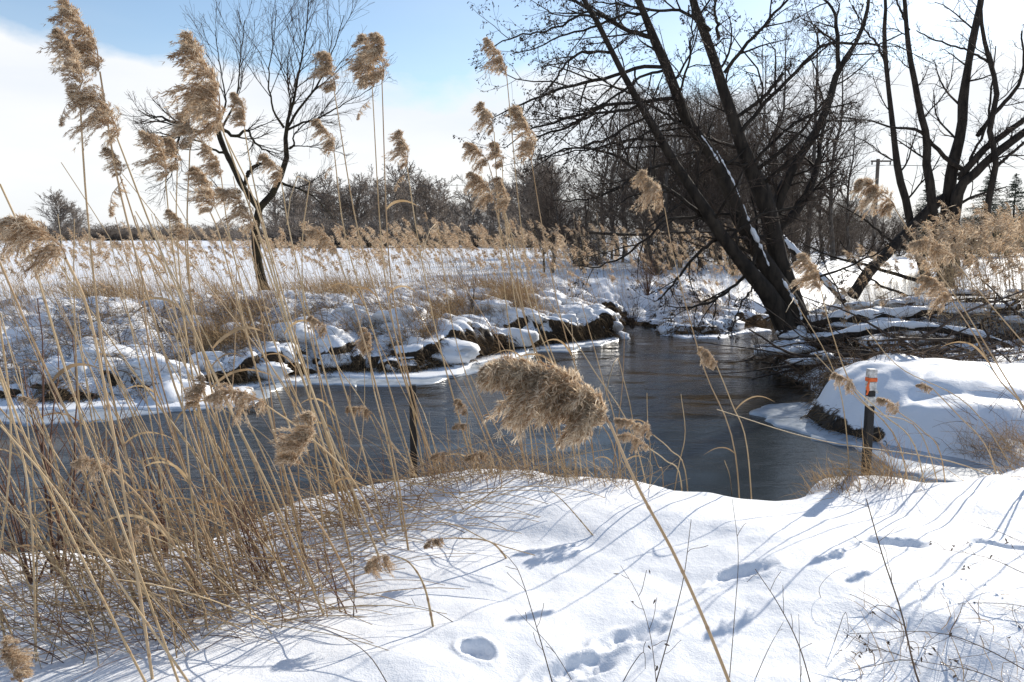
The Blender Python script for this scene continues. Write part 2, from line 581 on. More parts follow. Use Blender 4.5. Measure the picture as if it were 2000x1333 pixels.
def snow_material(name, soil):
    m = bpy.data.materials.new(name)
    m.use_nodes = True
    t = m.node_tree
    b = t.nodes['Principled BSDF']
    tcn = t.nodes.new('ShaderNodeTexCoord')
    b.inputs['Roughness'].default_value = .55
    b.inputs['Specular IOR Level'].default_value = .25
    b.inputs['Base Color'].default_value = (.86, .875, .90, 1)
    b.inputs['Subsurface Weight'].default_value = 0.0
    hs = []
    prev = None
    for sc, dist in ((5, .010), (34, .0030), (150, .0022)):
        no = t.nodes.new('ShaderNodeTexNoise')
        no.inputs['Scale'].default_value = sc
        no.inputs['Detail'].default_value = 4
        t.links.new(tcn.outputs['Object'], no.inputs['Vector'])
        bp = t.nodes.new('ShaderNodeBump')
        bp.inputs['Distance'].default_value = dist
        bp.inputs['Strength'].default_value = 1.0
        t.links.new(no.outputs['Fac'], bp.inputs['Height'])
        if prev:
            t.links.new(prev, bp.inputs['Normal'])
        prev = bp.outputs[0]
    t.links.new(prev, b.inputs['Normal'])
    # crystals: scattered glossy grains
    vo = t.nodes.new('ShaderNodeTexVoronoi')
    vo.inputs['Scale'].default_value = 170
    t.links.new(tcn.outputs['Object'], vo.inputs['Vector'])
    gt = t.nodes.new('ShaderNodeMath')
    gt.operation = 'GREATER_THAN'
    gt.inputs[1].default_value = .94
    sx = t.nodes.new('ShaderNodeSeparateColor')
    t.links.new(vo.outputs['Color'], sx.inputs[0])
    t.links.new(sx.outputs[0], gt.inputs[0])
    ro = t.nodes.new('ShaderNodeMapRange')
    ro.inputs['To Min'].default_value = .6
    ro.inputs['To Max'].default_value = .15
    t.links.new(gt.outputs[0], ro.inputs['Value'])
    t.links.new(ro.outputs[0], b.inputs['Roughness'])
    if soil:
        no = t.nodes.new('ShaderNodeTexNoise')
        no.inputs['Scale'].default_value = 9
        no.inputs['Detail'].default_value = 7
        no.inputs['Roughness'].default_value = .7
        t.links.new(tcn.outputs['Object'], no.inputs['Vector'])
        rp = t.nodes.new('ShaderNodeValToRGB')
        rp.color_ramp.elements[0].position = .35
        rp.color_ramp.elements[1].position = .7
        rp.color_ramp.elements[0].color = (.014, .010, .007, 1)
        rp.color_ramp.elements[1].color = (.075, .048, .026, 1)
        t.links.new(no.outputs['Fac'], rp.inputs[0])
        atn = t.nodes.new('ShaderNodeAttribute')
        atn.attribute_name = 'soil'
        ad = t.nodes.new('ShaderNodeMath')
        ad.operation = 'MULTIPLY_ADD'
        ad.inputs[1].default_value = .9
        t.links.new(no.outputs['Fac'], ad.inputs[0])
        t.links.new(atn.outputs['Fac'], ad.inputs[2])
        mr = t.nodes.new('ShaderNodeMapRange')
        mr.inputs['From Min'].default_value = .86
        mr.inputs['From Max'].default_value = 1.0
        t.links.new(ad.outputs[0], mr.inputs['Value'])
        mx = t.nodes.new('ShaderNodeMixRGB')
        mx.inputs[1].default_value = (.86, .875, .90, 1)
        t.links.new(mr.outputs[0], mx.inputs[0])
        t.links.new(rp.outputs[0], mx.inputs[2])
        t.links.new(mx.outputs[0], b.inputs['Base Color'])
    return m


M_ground = snow_material('snowy_ground', True)
M_snow = snow_material('snow', False)

# ------------------------------------------------------------------ ground sheet (rings round the viewpoint, finer near the banks)
r_rows = np.concatenate([np.linspace(.25, 2.0, 30)[:-1], 2.0 * (3.3) ** (np.arange(230) / 230.), 6.6 * (26 / 6.6) ** (np.arange(400) / 400.),
                         26 * (3500 / 26) ** (np.arange(90) / 89.)])
a_in = np.linspace(R(-40), R(40), 720)
a_out = np.linspace(R(40), R(320), 70)[1:-1]
ang = np.concatenate([a_in, a_out])
AA, RR = np.meshgrid(ang, r_rows)
GX, GY = RR * np.sin(AA), RR * np.cos(AA)
h, s_, bx_, by_, near_, right_, pil_, pil2_, hollow_, left_ = H(GX, GY, True)
# cushions of snow lean out over the cut bank
over = (1 - near_) * (1 - right_) * (1 - left_ * .7) * S((s_ - .12) / .35) * (1 - S((s_ - .5) / .9)) * (0.12 + .34 * pil_ * pil2_)
over = over + near_ * .1 * S((s_ - .4) / .3) * (1 - S((s_ - .8) / .5))
GX2 = GX + bx_ * over
GY2 = GY + by_ * over
V = np.stack([GX2, GY2, h], -1)
du = np.gradient(V, axis=1)
dv = np.gradient(V, axis=0)
nn = norm(np.cross(dv, du))
nz = np.abs(nn[..., 2])
soil = S((.70 - nz) / .30) * (1 - S((s_ - 6) / 3)) * S((RR - 3.5) / 1)
soil = np.where(right_ * (GY < 11.6) > .5, S((vnoise(GX * 2.6 + 3.4, GY * 2.6 + 1) - .12 + .16 * S((5 - GX) / 1)) / .25) * S((.5 - s_) / .3) * .75 * (GX < 5.0), soil)
soil = soil * (1 - near_ * .35) * (1 - near_ * S((s_ - 1.0) / .3))
soil = np.maximum(soil, .95 * hollow_ * (1 - .6 * S((vnoise(GX * 1.3, GY * 1.3) - .1) / .3)))
soil = np.maximum(soil, (1 - S((h + .88) / .08)) * .9 * (1 - left_ * .7) * (1 - .95 * right_))
soil = np.maximum(soil, .40 * (1 - near_) * (1 - right_) * S((s_ - 2.0) / 1.5) * (1 - S((GY - 24) / 6)) * S((GY - 13) / 2))
thick = near_ * S((-.6 - GX) / .8) * S((GY - 3.6) / .5)
soil = np.maximum(soil, thick * (.16 + .3 * vnoise(GX * 4, GY * 4)))
# only the snow cushions stay white on top of the bank
nr, nc = RR.shape
idx = np.arange(nr * nc).reshape(nr, nc)
nxt = np.roll(idx, -1, axis=1)
F = np.stack([idx[:-1], idx[1:], nxt[1:], nxt[:-1]], -1).reshape(-1, 4)
Vf = np.concatenate([V.reshape(-1, 3), [[0, 0, h[0].mean()]]])
cfan = np.stack([np.full(nc, nr * nc), idx[0], nxt[0]], -1)
me = mesh_np('ground', Vf, [F, cfan], True, {'soil': np.concatenate([soil.ravel(), [0]])}, (M_ground,))
ground = link('snowy_ground', me)
tag(ground, kind='structure')

# ------------------------------------------------------------------ river
M_water = bpy.data.materials.new('river_water')
M_water.use_nodes = True
t = M_water.node_tree
b = t.nodes['Principled BSDF']
b.inputs['IOR'].default_value = 1.33
tcn = t.nodes.new('ShaderNodeTexCoord')
mpn = t.nodes.new('ShaderNodeMapping')
mpn.inputs['Rotation'].default_value = (0, 0, R(25))
mpn.inputs['Scale'].default_value = (1, 2.4, 1)
t.links.new(tcn.outputs['Object'], mpn.inputs[0])
no = t.nodes.new('ShaderNodeTexNoise')
no.inputs['Scale'].default_value = 3.2
no.inputs['Detail'].default_value = 6
no.inputs['Roughness'].default_value = .62
t.links.new(mpn.outputs[0], no.inputs['Vector'])
big = t.nodes.new('ShaderNodeTexNoise')
big.inputs['Scale'].default_value = .55
big.inputs['Detail'].default_value = 5
t.links.new(tcn.outputs['Object'], big.inputs['Vector'])
sxyz = t.nodes.new('ShaderNodeSeparateXYZ')
t.links.new(tcn.outputs['Object'], sxyz.inputs[0])
# thin new ice in the quiet bay on the right, open water elsewhere
bay = t.nodes.new('ShaderNodeVectorMath')
bay.operation = 'DISTANCE'
bay.inputs[1].default_value = (2.9, 8.8, 0)
t.links.new(tcn.outputs['Object'], bay.inputs[0])
ice = t.nodes.new('ShaderNodeMath')
ice.operation = 'MULTIPLY_ADD'
ice.inputs[1].default_value = 2.6
t.links.new(big.outputs['Fac'], ice.inputs[0])
sb = t.nodes.new('ShaderNodeMath')
sb.operation = 'MULTIPLY'
sb.inputs[1].default_value = -1
t.links.new(bay.outputs['Value'], sb.inputs[0])
t.links.new(sb.outputs[0], ice.inputs[2])
im = t.nodes.new('ShaderNodeMapRange')
im.inputs['From Min'].default_value = -1.3
im.inputs['From Max'].default_value = -.9
t.links.new(ice.outputs[0], im.inputs['Value'])
bed = t.nodes.new('ShaderNodeValToRGB')
bed.color_ramp.elements[0].position = .35
bed.color_ramp.elements[0].color = (.006, .007, .006, 1)
bed.color_ramp.elements[1].position = .7
bed.color_ramp.elements[1].color = (.050, .032, .012, 1)
t.links.new(big.outputs['Fac'], bed.inputs[0])
mx = t.nodes.new('ShaderNodeMixRGB')
mx.inputs[2].default_value = (.016, .024, .030, 1)
t.links.new(im.outputs[0], mx.inputs[0])
t.links.new(bed.outputs[0], mx.inputs[1])
t.links.new(mx.outputs[0], b.inputs['Base Color'])
rr = t.nodes.new('ShaderNodeMapRange')
rr.inputs['To Min'].default_value = .06
rr.inputs['To Max'].default_value = .20
t.links.new(im.outputs[0], rr.inputs['Value'])
t.links.new(rr.outputs[0], b.inputs['Roughness'])
bp = t.nodes.new('ShaderNodeBump')
bs = t.nodes.new('ShaderNodeMapRange')
bs.inputs['To Min'].default_value = .022
bs.inputs['To Max'].default_value = .008
t.links.new(im.outputs[0], bs.inputs['Value'])
calm = t.nodes.new('ShaderNodeTexNoise')
calm.inputs['Scale'].default_value = .9
calm.inputs['Detail'].default_value = 3
t.links.new(mpn.outputs[0], calm.inputs['Vector'])
cm = t.nodes.new('ShaderNodeMapRange')
cm.inputs['From Min'].default_value = .38
cm.inputs['From Max'].default_value = .62
cm.inputs['To Min'].default_value = .25
cm.inputs['To Max'].default_value = 1.7
t.links.new(calm.outputs['Fac'], cm.inputs['Value'])
dm = t.nodes.new('ShaderNodeMath')
dm.operation = 'MULTIPLY'
t.links.new(bs.outputs[0], dm.inputs[0])
t.links.new(cm.outputs[0], dm.inputs[1])
t.links.new(dm.outputs[0], bp.inputs['Distance'])
t.links.new(no.outputs['Fac'], bp.inputs['Height'])
t.links.new(bp.outputs[0], b.inputs['Normal'])
wv = np.array([(-60, 2, WATER), (60, 2, WATER), (60, 60, WATER), (-60, 60, WATER)])
river = link('river', mesh_np('river', wv, [np.array([[0, 1, 2, 3]])], False, {}, (M_water,)))
tag(river, kind='structure')

# ice shelves along the far bank and under the mound
M_ice = mat('river_ice', (.30, .34, .38), (.52, .56, .60), .25, 5, spec=.5, bump=.003, bscale=20)


def shelf(name, pts, w0, w1, z0, z1, m):
    P = catmull(np.array(pts, float), 160)
    T = norm(np.gradient(P, axis=0))
    out = np.stack([T[:, 1], -T[:, 0]], -1)
    tt = np.linspace(0, 1, len(P))
    wd = (w0 + (w1 - w0) * tt) * (1 + .8 * vnoise(P[:, 0] * 1.3 + 5 * w0, P[:, 1] * .9)) + .12 * vnoise(P[:, 0] * 5, P[:, 1] * 5)
    wd = np.maximum(wd, .04) * np.minimum(1, np.minimum(tt, 1 - tt) * 12 + .05)
    rows = []
    for f, z in ((-1.2, z1), (0.0, z1), (.5, z1), (.9, z1 - .004), (1.0, (z0 + z1) / 2), (1.0, z0)):
        q = P + out * (wd[:, None] * f if f > 0 else np.full((len(P), 1), f))
        rows.append(np.concatenate([q, np.full((len(P), 1), z) + (.006 * fbm(q[:, 0] * 3, q[:, 1] * 3, 2)[:, None] if z > z0 else 0)], 1))
    V = np.stack(rows, 0)
    n, k = V.shape[:2]
    I = np.arange(n * k).reshape(n, k)
    F = np.stack([I[:-1, :-1], I[1:, :-1], I[1:, 1:], I[:-1, 1:]], -1).reshape(-1, 4)
    o = link(name, mesh_np(name, V.reshape(-1, 3), [F], True, {}, (m,)))
    tag(o, kind='structure')


far_edge = [(-14, 12.4), (-7.5, 11.7), (-6.0, 11.6), (-5.0, 12.0), (-4.6, 13.0), (-3.9, 13.9), (-2.8, 14.4), (-1.85, 14.3), (-1.0, 15.2), (0, 17.2), (1.2, 18.3), (2.6, 19.4)]
shelf('ice_shelf', far_edge, .95, .45, -.93, -.872, M_ice)
shelf('snow_on_ice', far_edge, .50, .22, -.875, -.835, M_snow)
mound_edge = [(4.4, 11.9), (4.0, 11.0), (3.9, 10.2), (4.3, 9.4), (4.9, 8.6), (5.3, 7.8)][::-1]
shelf('ice_shelf', [(p[0], p[1]) for p in mound_edge][::-1], .35, .5, -.93, -.872, M_ice)
shelf('ice_shelf', [(4.1, 20.2), (5.2, 20.3), (6.8, 22.0)], .3, .3, -.93, -.86, M_snow)

# ------------------------------------------------------------------ snow cushions on the banks (uncountable, one mass)
def blob_mesh(centres, radii, name, m, flat=.55, seed=0, sub=(10, 16)):
    a, c = sub
    th = np.linspace(0, math.pi, a)
    ph = np.arange(c) * 2 * math.pi / c
    TH, PH = np.meshgrid(th, ph, indexing='ij')
    D0 = np.stack([np.sin(TH) * np.cos(PH), np.sin(TH) * np.sin(PH), np.cos(TH)], -1).reshape(-1, 3)
    I = np.arange(a * c).reshape(a, c)
    J = np.roll(I, -1, 1)
    F0 = np.stack([I[:-1], I[1:], J[1:], J[:-1]], -1).reshape(-1, 4)
    Vs, Fs = [], []
    for k, (cc, r) in enumerate(zip(centres, radii)):
        o = seed + k * 3.7
        n = 1 + .42 * vnoise(D0[:, 0] * 1.6 + o, D0[:, 1] * 1.6 + D0[:, 2] + o) + .22 * vnoise(D0[:, 0] * 3.6 + o, D0[:, 1] * 3.6 + D0[:, 2] * 3 - o) + .08 * vnoise(D0[:, 0] * 8 + o, D0[:, 1] * 8 + D0[:, 2] * 5 - o)
        P = D0 * n[:, None] * np.array(r)
        P[:, 2] *= flat
        Vs.append(P + cc)
        Fs.append(F0 + k * a * c)
    return mesh_np(name, np.concatenate(Vs), [np.concatenate(Fs)], True, {'tint': np.zeros(len(D0) * len(centres))}, (m,))


edge = catmull(np.array([(-7.5, 11.7), (-6, 11.6), (-5.0, 12.0), (-4.6, 13.0), (-3.9, 13.9), (-2.8, 14.4), (-1.85, 14.3), (-1.0, 15.2), (0, 17.2), (1.2, 18.3), (2.7, 19.6), (2.9, 21.5)]), 200)
isl_edge = catmull(np.array([(4.0, 21.5), (4.1, 20.3), (5.2, 20.4), (6.8, 22.0)]), 60)
EN = np.concatenate([edge, isl_edge])
NC = 150
pick = rng.integers(0, len(EN), NC)
ctr = EN[pick] + rng.normal(size=(NC, 2)) * .15
Tn = norm(np.gradient(EN, axis=0))[pick]
off = rng.random(NC) ** 1.5 * 2.4 + .15
ctr = ctr + np.stack([-Tn[:, 1], Tn[:, 0]], -1) * off[:, None]
hz = H(ctr[:, 0], ctr[:, 1])
rad = (.08 + .30 * rng.random(NC) ** 1.6)
cz = np.concatenate([ctr, (hz - rad * .10)[:, None]], 1)
rads = np.stack([rad * (1.1 + .7 * rng.random(NC)), rad * (1 + .5 * rng.random(NC)), rad], -1)
o = link('snow_cushions', blob_mesh(cz, rads, 'snow_cushions', M_snow, .62, 0, (16, 26)))
tag(o, 'rounded white snow cushions heaped on the tussocks along the far bank', None, None, 'stuff')

# ------------------------------------------------------------------ generic vegetation masses
def stuff(name, g, m, label):
    o = link(name, g.mesh(name, m))
    tag(o, label, None, None, 'stuff')
    return o


def scatter_far(n, x0, x1, y0, y1, smin=0.15, smax=99, dens=None, near_only=False):
    pts = []
    got = 0
    while got < n:
        x = x0 + (x1 - x0) * rng.random(n * 2)
        y = y0 + (y1 - y0) * rng.random(n * 2)
        sd, _, _ = river_sd(x, y)
        k = (sd > smin) & (sd < smax)
        if dens is not None:
            k &= rng.random(len(x)) < dens(x, y)
        pts.append(np.stack([x[k], y[k]], -1))
        got += int(k.sum())
    p = np.concatenate(pts)[:n]
    return np.concatenate([p, H(p[:, 0], p[:, 1])[:, None]], 1)


def blades(g, P, hgt, K=4, lean=(-.25, -.05, 0), spread=.35, bend=.5, w=.006, tint=None):
    n = len(P)
    d = np.array([lean[0], lean[1], 1.0]) + rng.normal(size=(n, 3)) * np.array([spread, spread, .1])
    ln = hgt * (.5 + .7 * rng.random(n))
    bd = rng.normal(size=(n, 3)) * bend + np.array([lean[0] * 1.5, 0, -.3 * bend])
    Q = curves(P, d, ln, K, bd, .05)
    Q[:, 0, 2] -= .03
    g.ribbons(Q, np.full(n, w) * (.6 + .8 * rng.random(n)), rng.random(n) ** 2 if tint is None else tint)


# golden grass of the flood meadow behind the far bank
clump = lambda x, y: np.clip(.05 + 1.1 * vnoise(x * .7, y * .7) + .7 * vnoise(x * 2.3, y * 2.3), .03, 1) * (1 - .85 * S((y - 19) / 6))
g = Geo()
P = scatter_far(7500, -13, 9, 13.5, 26, .9, 99, clump)
blades(g, P, .62, w=.008, lean=(-.3, 0, 0), spread=.5)
P = scatter_far(7000, -6, 9, 14, 23, .5, 4, clump)
blades(g, P, .5, w=.009, spread=.6, bend=.9)
stuff('meadow_grass', g, M_grass, 'golden dry grass standing in the snow behind the far bank')

# thatch hanging over the cut bank
g = Geo()
n = 9000
pick = rng.integers(0, len(EN), n)
Tn = norm(np.gradient(EN, axis=0))[pick]
outw = np.stack([Tn[:, 1], -Tn[:, 0]], -1)
base = EN[pick] - outw * (.02 + .5 * rng.random(n)[:, None] ** 1.3)
keep = (vnoise(base[:, 0] * 1.6, base[:, 1] * 1.6) > -.25)
base, outw = base[keep], outw[keep]
n = len(base)
bz = H(base[:, 0], base[:, 1])
P = np.concatenate([base + outw * .1, (bz + .02)[:, None]], 1)
d = np.concatenate([outw * .9, np.full((n, 1), .35)], 1) + rng.normal(size=(n, 3)) * .4
Q = curves(P, d, .18 + .32 * rng.random(n), 5, np.array([0, 0, -2.3]), .08)
g.ribbons(Q, .008 + .006 * rng.random(n), rng.random(n) ** 2)
stuff('bank_thatch', g, M_soilgrass, 'dark brown grass thatch hanging over the cut far bank')

g = Geo()
wgt = (soil * (1 - near_) * (s_ > .05) * (s_ < 2.2) * (RR < 26)).ravel() * (RR.ravel() ** 2) * (soil.ravel() > .35)
sel = rng.choice(len(wgt), 15000, p=wgt / wgt.sum())
Vr = V.reshape(-1, 3)[sel]
ow = np.stack([bx_.ravel()[sel], by_.ravel()[sel]], -1)
n = len(sel)
d = np.concatenate([ow * 1.0, np.full((n, 1), .25)], 1) + rng.normal(size=(n, 3)) * .5
Q = curves(Vr + rng.normal(size=(n, 3)) * .02, d, .10 + .26 * rng.random(n) ** 1.4, 5, np.array([0, 0, -2.0]), .1)
g.ribbons(Q, .007 + .006 * rng.random(n), rng.random(n) ** 2.8)
stuff('bank_roots', g, M_soilgrass, 'tufts of dead grass and roots on the bare earth of the far bank')

# fine brown stems on the sloping left part of the far bank
g = Geo()
P = scatter_far(5200, -9, 0, 11.7, 17, .12, 4.5)
d = rng.normal(size=(len(P), 3)) * np.array([.9, .6, .3]) + np.array([-.2, 0, .5])
g.ribbons(curves(P, d, .3 + .6 * rng.random(len(P)), 5, np.array([0, 0, -.9]), .12), .006 + .004 * rng.random(len(P)), rng.random(len(P)) ** 1.5)
P = scatter_far(3800, -2, 9, 14, 24, .1, 3)
d = rng.normal(size=(len(P), 3)) * np.array([.9, .6, .3]) + np.array([-.2, 0, .5])
g.ribbons(curves(P, d, .2 + .4 * rng.random(len(P)), 5, np.array([0, 0, -1.2]), .12), .006 + .004 * rng.random(len(P)), rng.random(len(P)) ** 1.5)
P = scatter_far(2600, -9, 5, 11.7, 20, .1, 2.6, lambda x, y: np.clip(.1 + 1.4 * vnoise(x * 1.7 + 5, y * 1.7), 0, 1))
blades(g, P, .30, 5, (-.3, -.3, 0), .8, 1.4, .008)
stuff('fallen_stems', g, M_soilgrass, 'thin brown fallen stems lying over the snow of the far bank')

# brush in the hollow behind the mound
g = Geo()
n = 5200
x = 4.9 + 9 * rng.random(n)
y = 11.6 + 4.6 * rng.random(n)
P = np.stack([x, y, H(x, y)], -1)
d = rng.normal(size=(n, 3)) * np.array([1, .6, .45]) + np.array([-.3, -.2, .35])
g.tubes(curves(P, d, .3 + .8 * rng.random(n), 5, np.array([0, 0, -.6]), .16), (.0035 + .004 * rng.random(n))[:, None] * np.linspace(1, .4, 5), 3, rng.random(n))
n = 260
x = 4.9 + 9 * rng.random(n)
y = 11.8 + 4.4 * rng.random(n)
P = np.stack([x, y, H(x, y) + .1 + .3 * rng.random(n)], -1)
d = rng.normal(size=(n, 3)) * np.array([1, .5, .2])
g.tubes(curves(P, d, .8 + 1.3 * rng.random(n), 6, 0, .12), (.012 + .02 * rng.random(n))[:, None] * np.linspace(1, .4, 6), 5, 0)
stuff('brushwood', g, M_dark, 'tangle of dark dead brushwood in the hollow behind the snowy mound')
g = Geo()
P = np.stack([4.9 + 9 * rng.random(3200), 11.7 + 5.2 * rng.random(3200)], -1)
P = np.concatenate([P, H(P[:, 0], P[:, 1])[:, None]], 1)
blades(g, P, .45, w=.009, spread=.9, bend=1.2)
stuff('dead_grass', g, M_soilgrass, 'dead brown grass among the brushwood on the right bank')

n = 150
x = 5.0 + 8 * rng.random(n)
y = 12.2 + 4.4 * rng.random(n)
zz = H(x, y) + .06 + .30 * S((y - 12.8) / 2.5)
r0 = .06 + .15 * rng.random(n)
o = link('snow_patches', blob_mesh(np.stack([x, y, zz], -1), np.stack([r0 * (1.2 + 1.8 * rng.random(n)), r0, r0 * .7], -1), 'snow_patches', M_snow, .6, 9))
tag(o, 'small caps of snow lying on the brushwood of the right bank', None, None, 'stuff')


# ------------------------------------------------------------------ fallen logs with snow on top
def log(pts, r, label, D, snow=True, m=M_bark):
    P = at(np.array([p[0] for p in pts]), np.array([p[1] for p in pts]), np.array(D, float))
    org = P[0].copy()
    root = link('fallen_log', None, loc=org)
    tag(root, label, 'log', 'fallen logs on the banks')
    Q = catmull(local(P, org), 14)
    rad = r * np.linspace(1, .6, 14) * (1 + .12 * rng.normal(size=14))
    link('trunk', Geo().tubes(Q, rad, 9).mesh('trunk', m), root)
    if snow:
        Q2 = catmull(local(P, org), 34)
        r2 = np.interp(np.linspace(0, 1, 34), np.linspace(0, 1, 14), rad)
        w = r2 * (.95 + .55 * np.array([vnoise(np.array([i * .5]), np.array([r * 40]))[0] for i in range(34)]))
        Q2[:, 2] += r2 * .62
        w[0] = w[-1] = .004
        link('snow', Geo().tubes(Q2, w, 9).mesh('snow', M_snow), root)
    gg = Geo()
    B, BR = grow(Q[None], rad[None], 7, .25, 1.0, 5, .05)
    gg.tubes(B, BR * .6, 4)
    link('branches', gg.mesh('branches', M_twig), root)['kind'] = 'stuff'


log([(1572, 640), (1640, 622), (1740, 618), (1850, 606), (1990, 600)], .10, 'long dark fallen log under thick snow behind the mound', [15.2, 15.3, 15.5, 15.6, 15.8])
log([(1600, 668), (1700, 645), (1790, 640), (1900, 655), (2010, 690)], .09, 'fallen log with a broken snow cap below the longest log', [14.2, 14.3, 14.5, 14.3, 14.0])
log([(1760, 668), (1800, 700), (1842, 726)], .06, 'short snowy branch slanting down into the mound', [13.4, 12.8, 12.2])
log([(1850, 735), (1920, 712), (2010, 700)], .06, 'snowy curved branch at the edge of the mound', [12.0, 12.1, 12.2])
log([(1500, 440), (1560, 500), (1620, 560), (1650, 590)], .09, 'slanting snow-topped dead stem right of the leaning alder', [20, 19.5, 19, 18.6])
log([(1150, 455), (1230, 459), (1330, 455), (1400, 452)], .055, 'bare horizontal fallen trunk behind the reeds left of the alder', [27, 27, 27, 27], snow=False, m=M_bark)

# ------------------------------------------------------------------ trees drawn limb by limb
def px_limb(pts, D0, D1, K=18):
    px = np.array([p[0] for p in pts], float)
    py = np.array([p[1] for p in pts], float)
    w = np.array([p[2] for p in pts], float)
    D = np.linspace(D0, D1, len(pts))
    P = at(px, py, D)
    rad = w * .5 * D / FPX
    Q = catmull(P, K)
    sp_ = np.linalg.norm(np.diff(P, axis=0), axis=1)
    cu = np.concatenate([[0], np.cumsum(sp_)])
    rr_ = np.interp(np.linspace(0, cu[-1], K), cu, rad)
    return Q, rr_


def limb_tree(name, label, cat, org, stems, boughs, m_bark, twig_cfg, stem_names='limb', snow=(), mcol=M_twig, thin=1.0):
    root = link(name, None, loc=org)
    tag(root, label, cat)
    allP, allR = [], []
    for k, (pts, D0, D1) in enumerate(stems):
        Q, r_ = px_limb(pts, D0, D1)
        r_ = r_ * thin * (1 + .05 * rng.normal(size=len(r_)))
        Q = local(Q, org)
        link('trunk' if k == 0 else stem_names, Geo().tubes(Q, r_, 12).mesh(stem_names, m_bark), root)
        allP.append(Q)
        allR.append(r_)
    for k, (pts, D0, D1) in enumerate(boughs):
        Q, r_ = px_limb(pts, D0, D1)
        r_ = r_ * thin
        Q = local(Q, org)
        Q[1:-1] += rng.normal(size=Q[1:-1].shape) * .012
        link('bough', Geo().tubes(Q, r_, 7).mesh('bough', m_bark), root)
        allP.append(Q)
        allR.append(r_)
    for (pts, D0, D1) in snow:
        Q, r_ = px_limb(pts, D0, D1, 24)
        r_ = r_ * .8 * np.clip(.55 + .75 * rng.normal(size=len(r_)), .02, 1.5)
        r_[0] = r_[-1] = .004
        link('snow', Geo().tubes(local(Q, org), np.abs(r_) + .004, 8).mesh('snow', M_snow), root)
    return root, np.stack(allP), np.stack(allR)


# --- the leaning alder over the river
aorg = at(1555, 690, 15.6)
aorg[2] = -0.8
A_stems = [
    ([(1566, 700, 100), (1564, 650, 78), (1549, 610, 62), (1528, 568, 48), (1504, 529, 42), (1474, 484, 38), (1450, 442, 36), (1435, 400, 34), (1412, 345, 31), (1380, 288, 29), (1350, 249, 28), (1329, 216, 26), (1320, 171, 24), (1299, 126, 22), (1278, 78, 20), (1263, 39, 18), (1245, 0, 16), (1225, -60, 13), (1200, -140, 8)], 15.6, 14.8),
    ([(1560, 690, 70), (1516, 600, 48), (1495, 568, 44), (1450, 514, 34), (1405, 454, 29), (1371, 400, 26), (1344, 360, 24), (1311, 309, 21), (1287, 267, 19), (1245, 195, 16), (1215, 141, 14), (1188, 87, 13), (1164, 39, 12), (1140, 0, 10), (1110, -60, 7)], 15.4, 14.0),
    ([(1572, 700, 80), (1560, 645, 60), (1549, 589, 52), (1537, 556, 48), (1525, 520, 46), (1512, 470, 44), (1504, 430, 42), (1492, 385, 40), (1464, 324, 36), (1449, 285, 33), (1437, 246, 29), (1422, 204, 26), (1410, 168, 25), (1398, 129, 23), (1386, 90, 22), (1368, 45, 19), (1353, 0, 17), (1335, -70, 13), (1310, -150, 8)], 15.8, 15.4),
    ([(1530, 540, 30), (1512, 470, 26), (1520, 400, 24), (1545, 336, 22), (1573, 290, 20), (1604, 238, 18), (1622, 189, 17), (1636, 140, 15), (1668, 91, 11), (1688, 45, 9), (1697, 0, 8), (1700, -60, 5)], 16.0, 17.0),
]
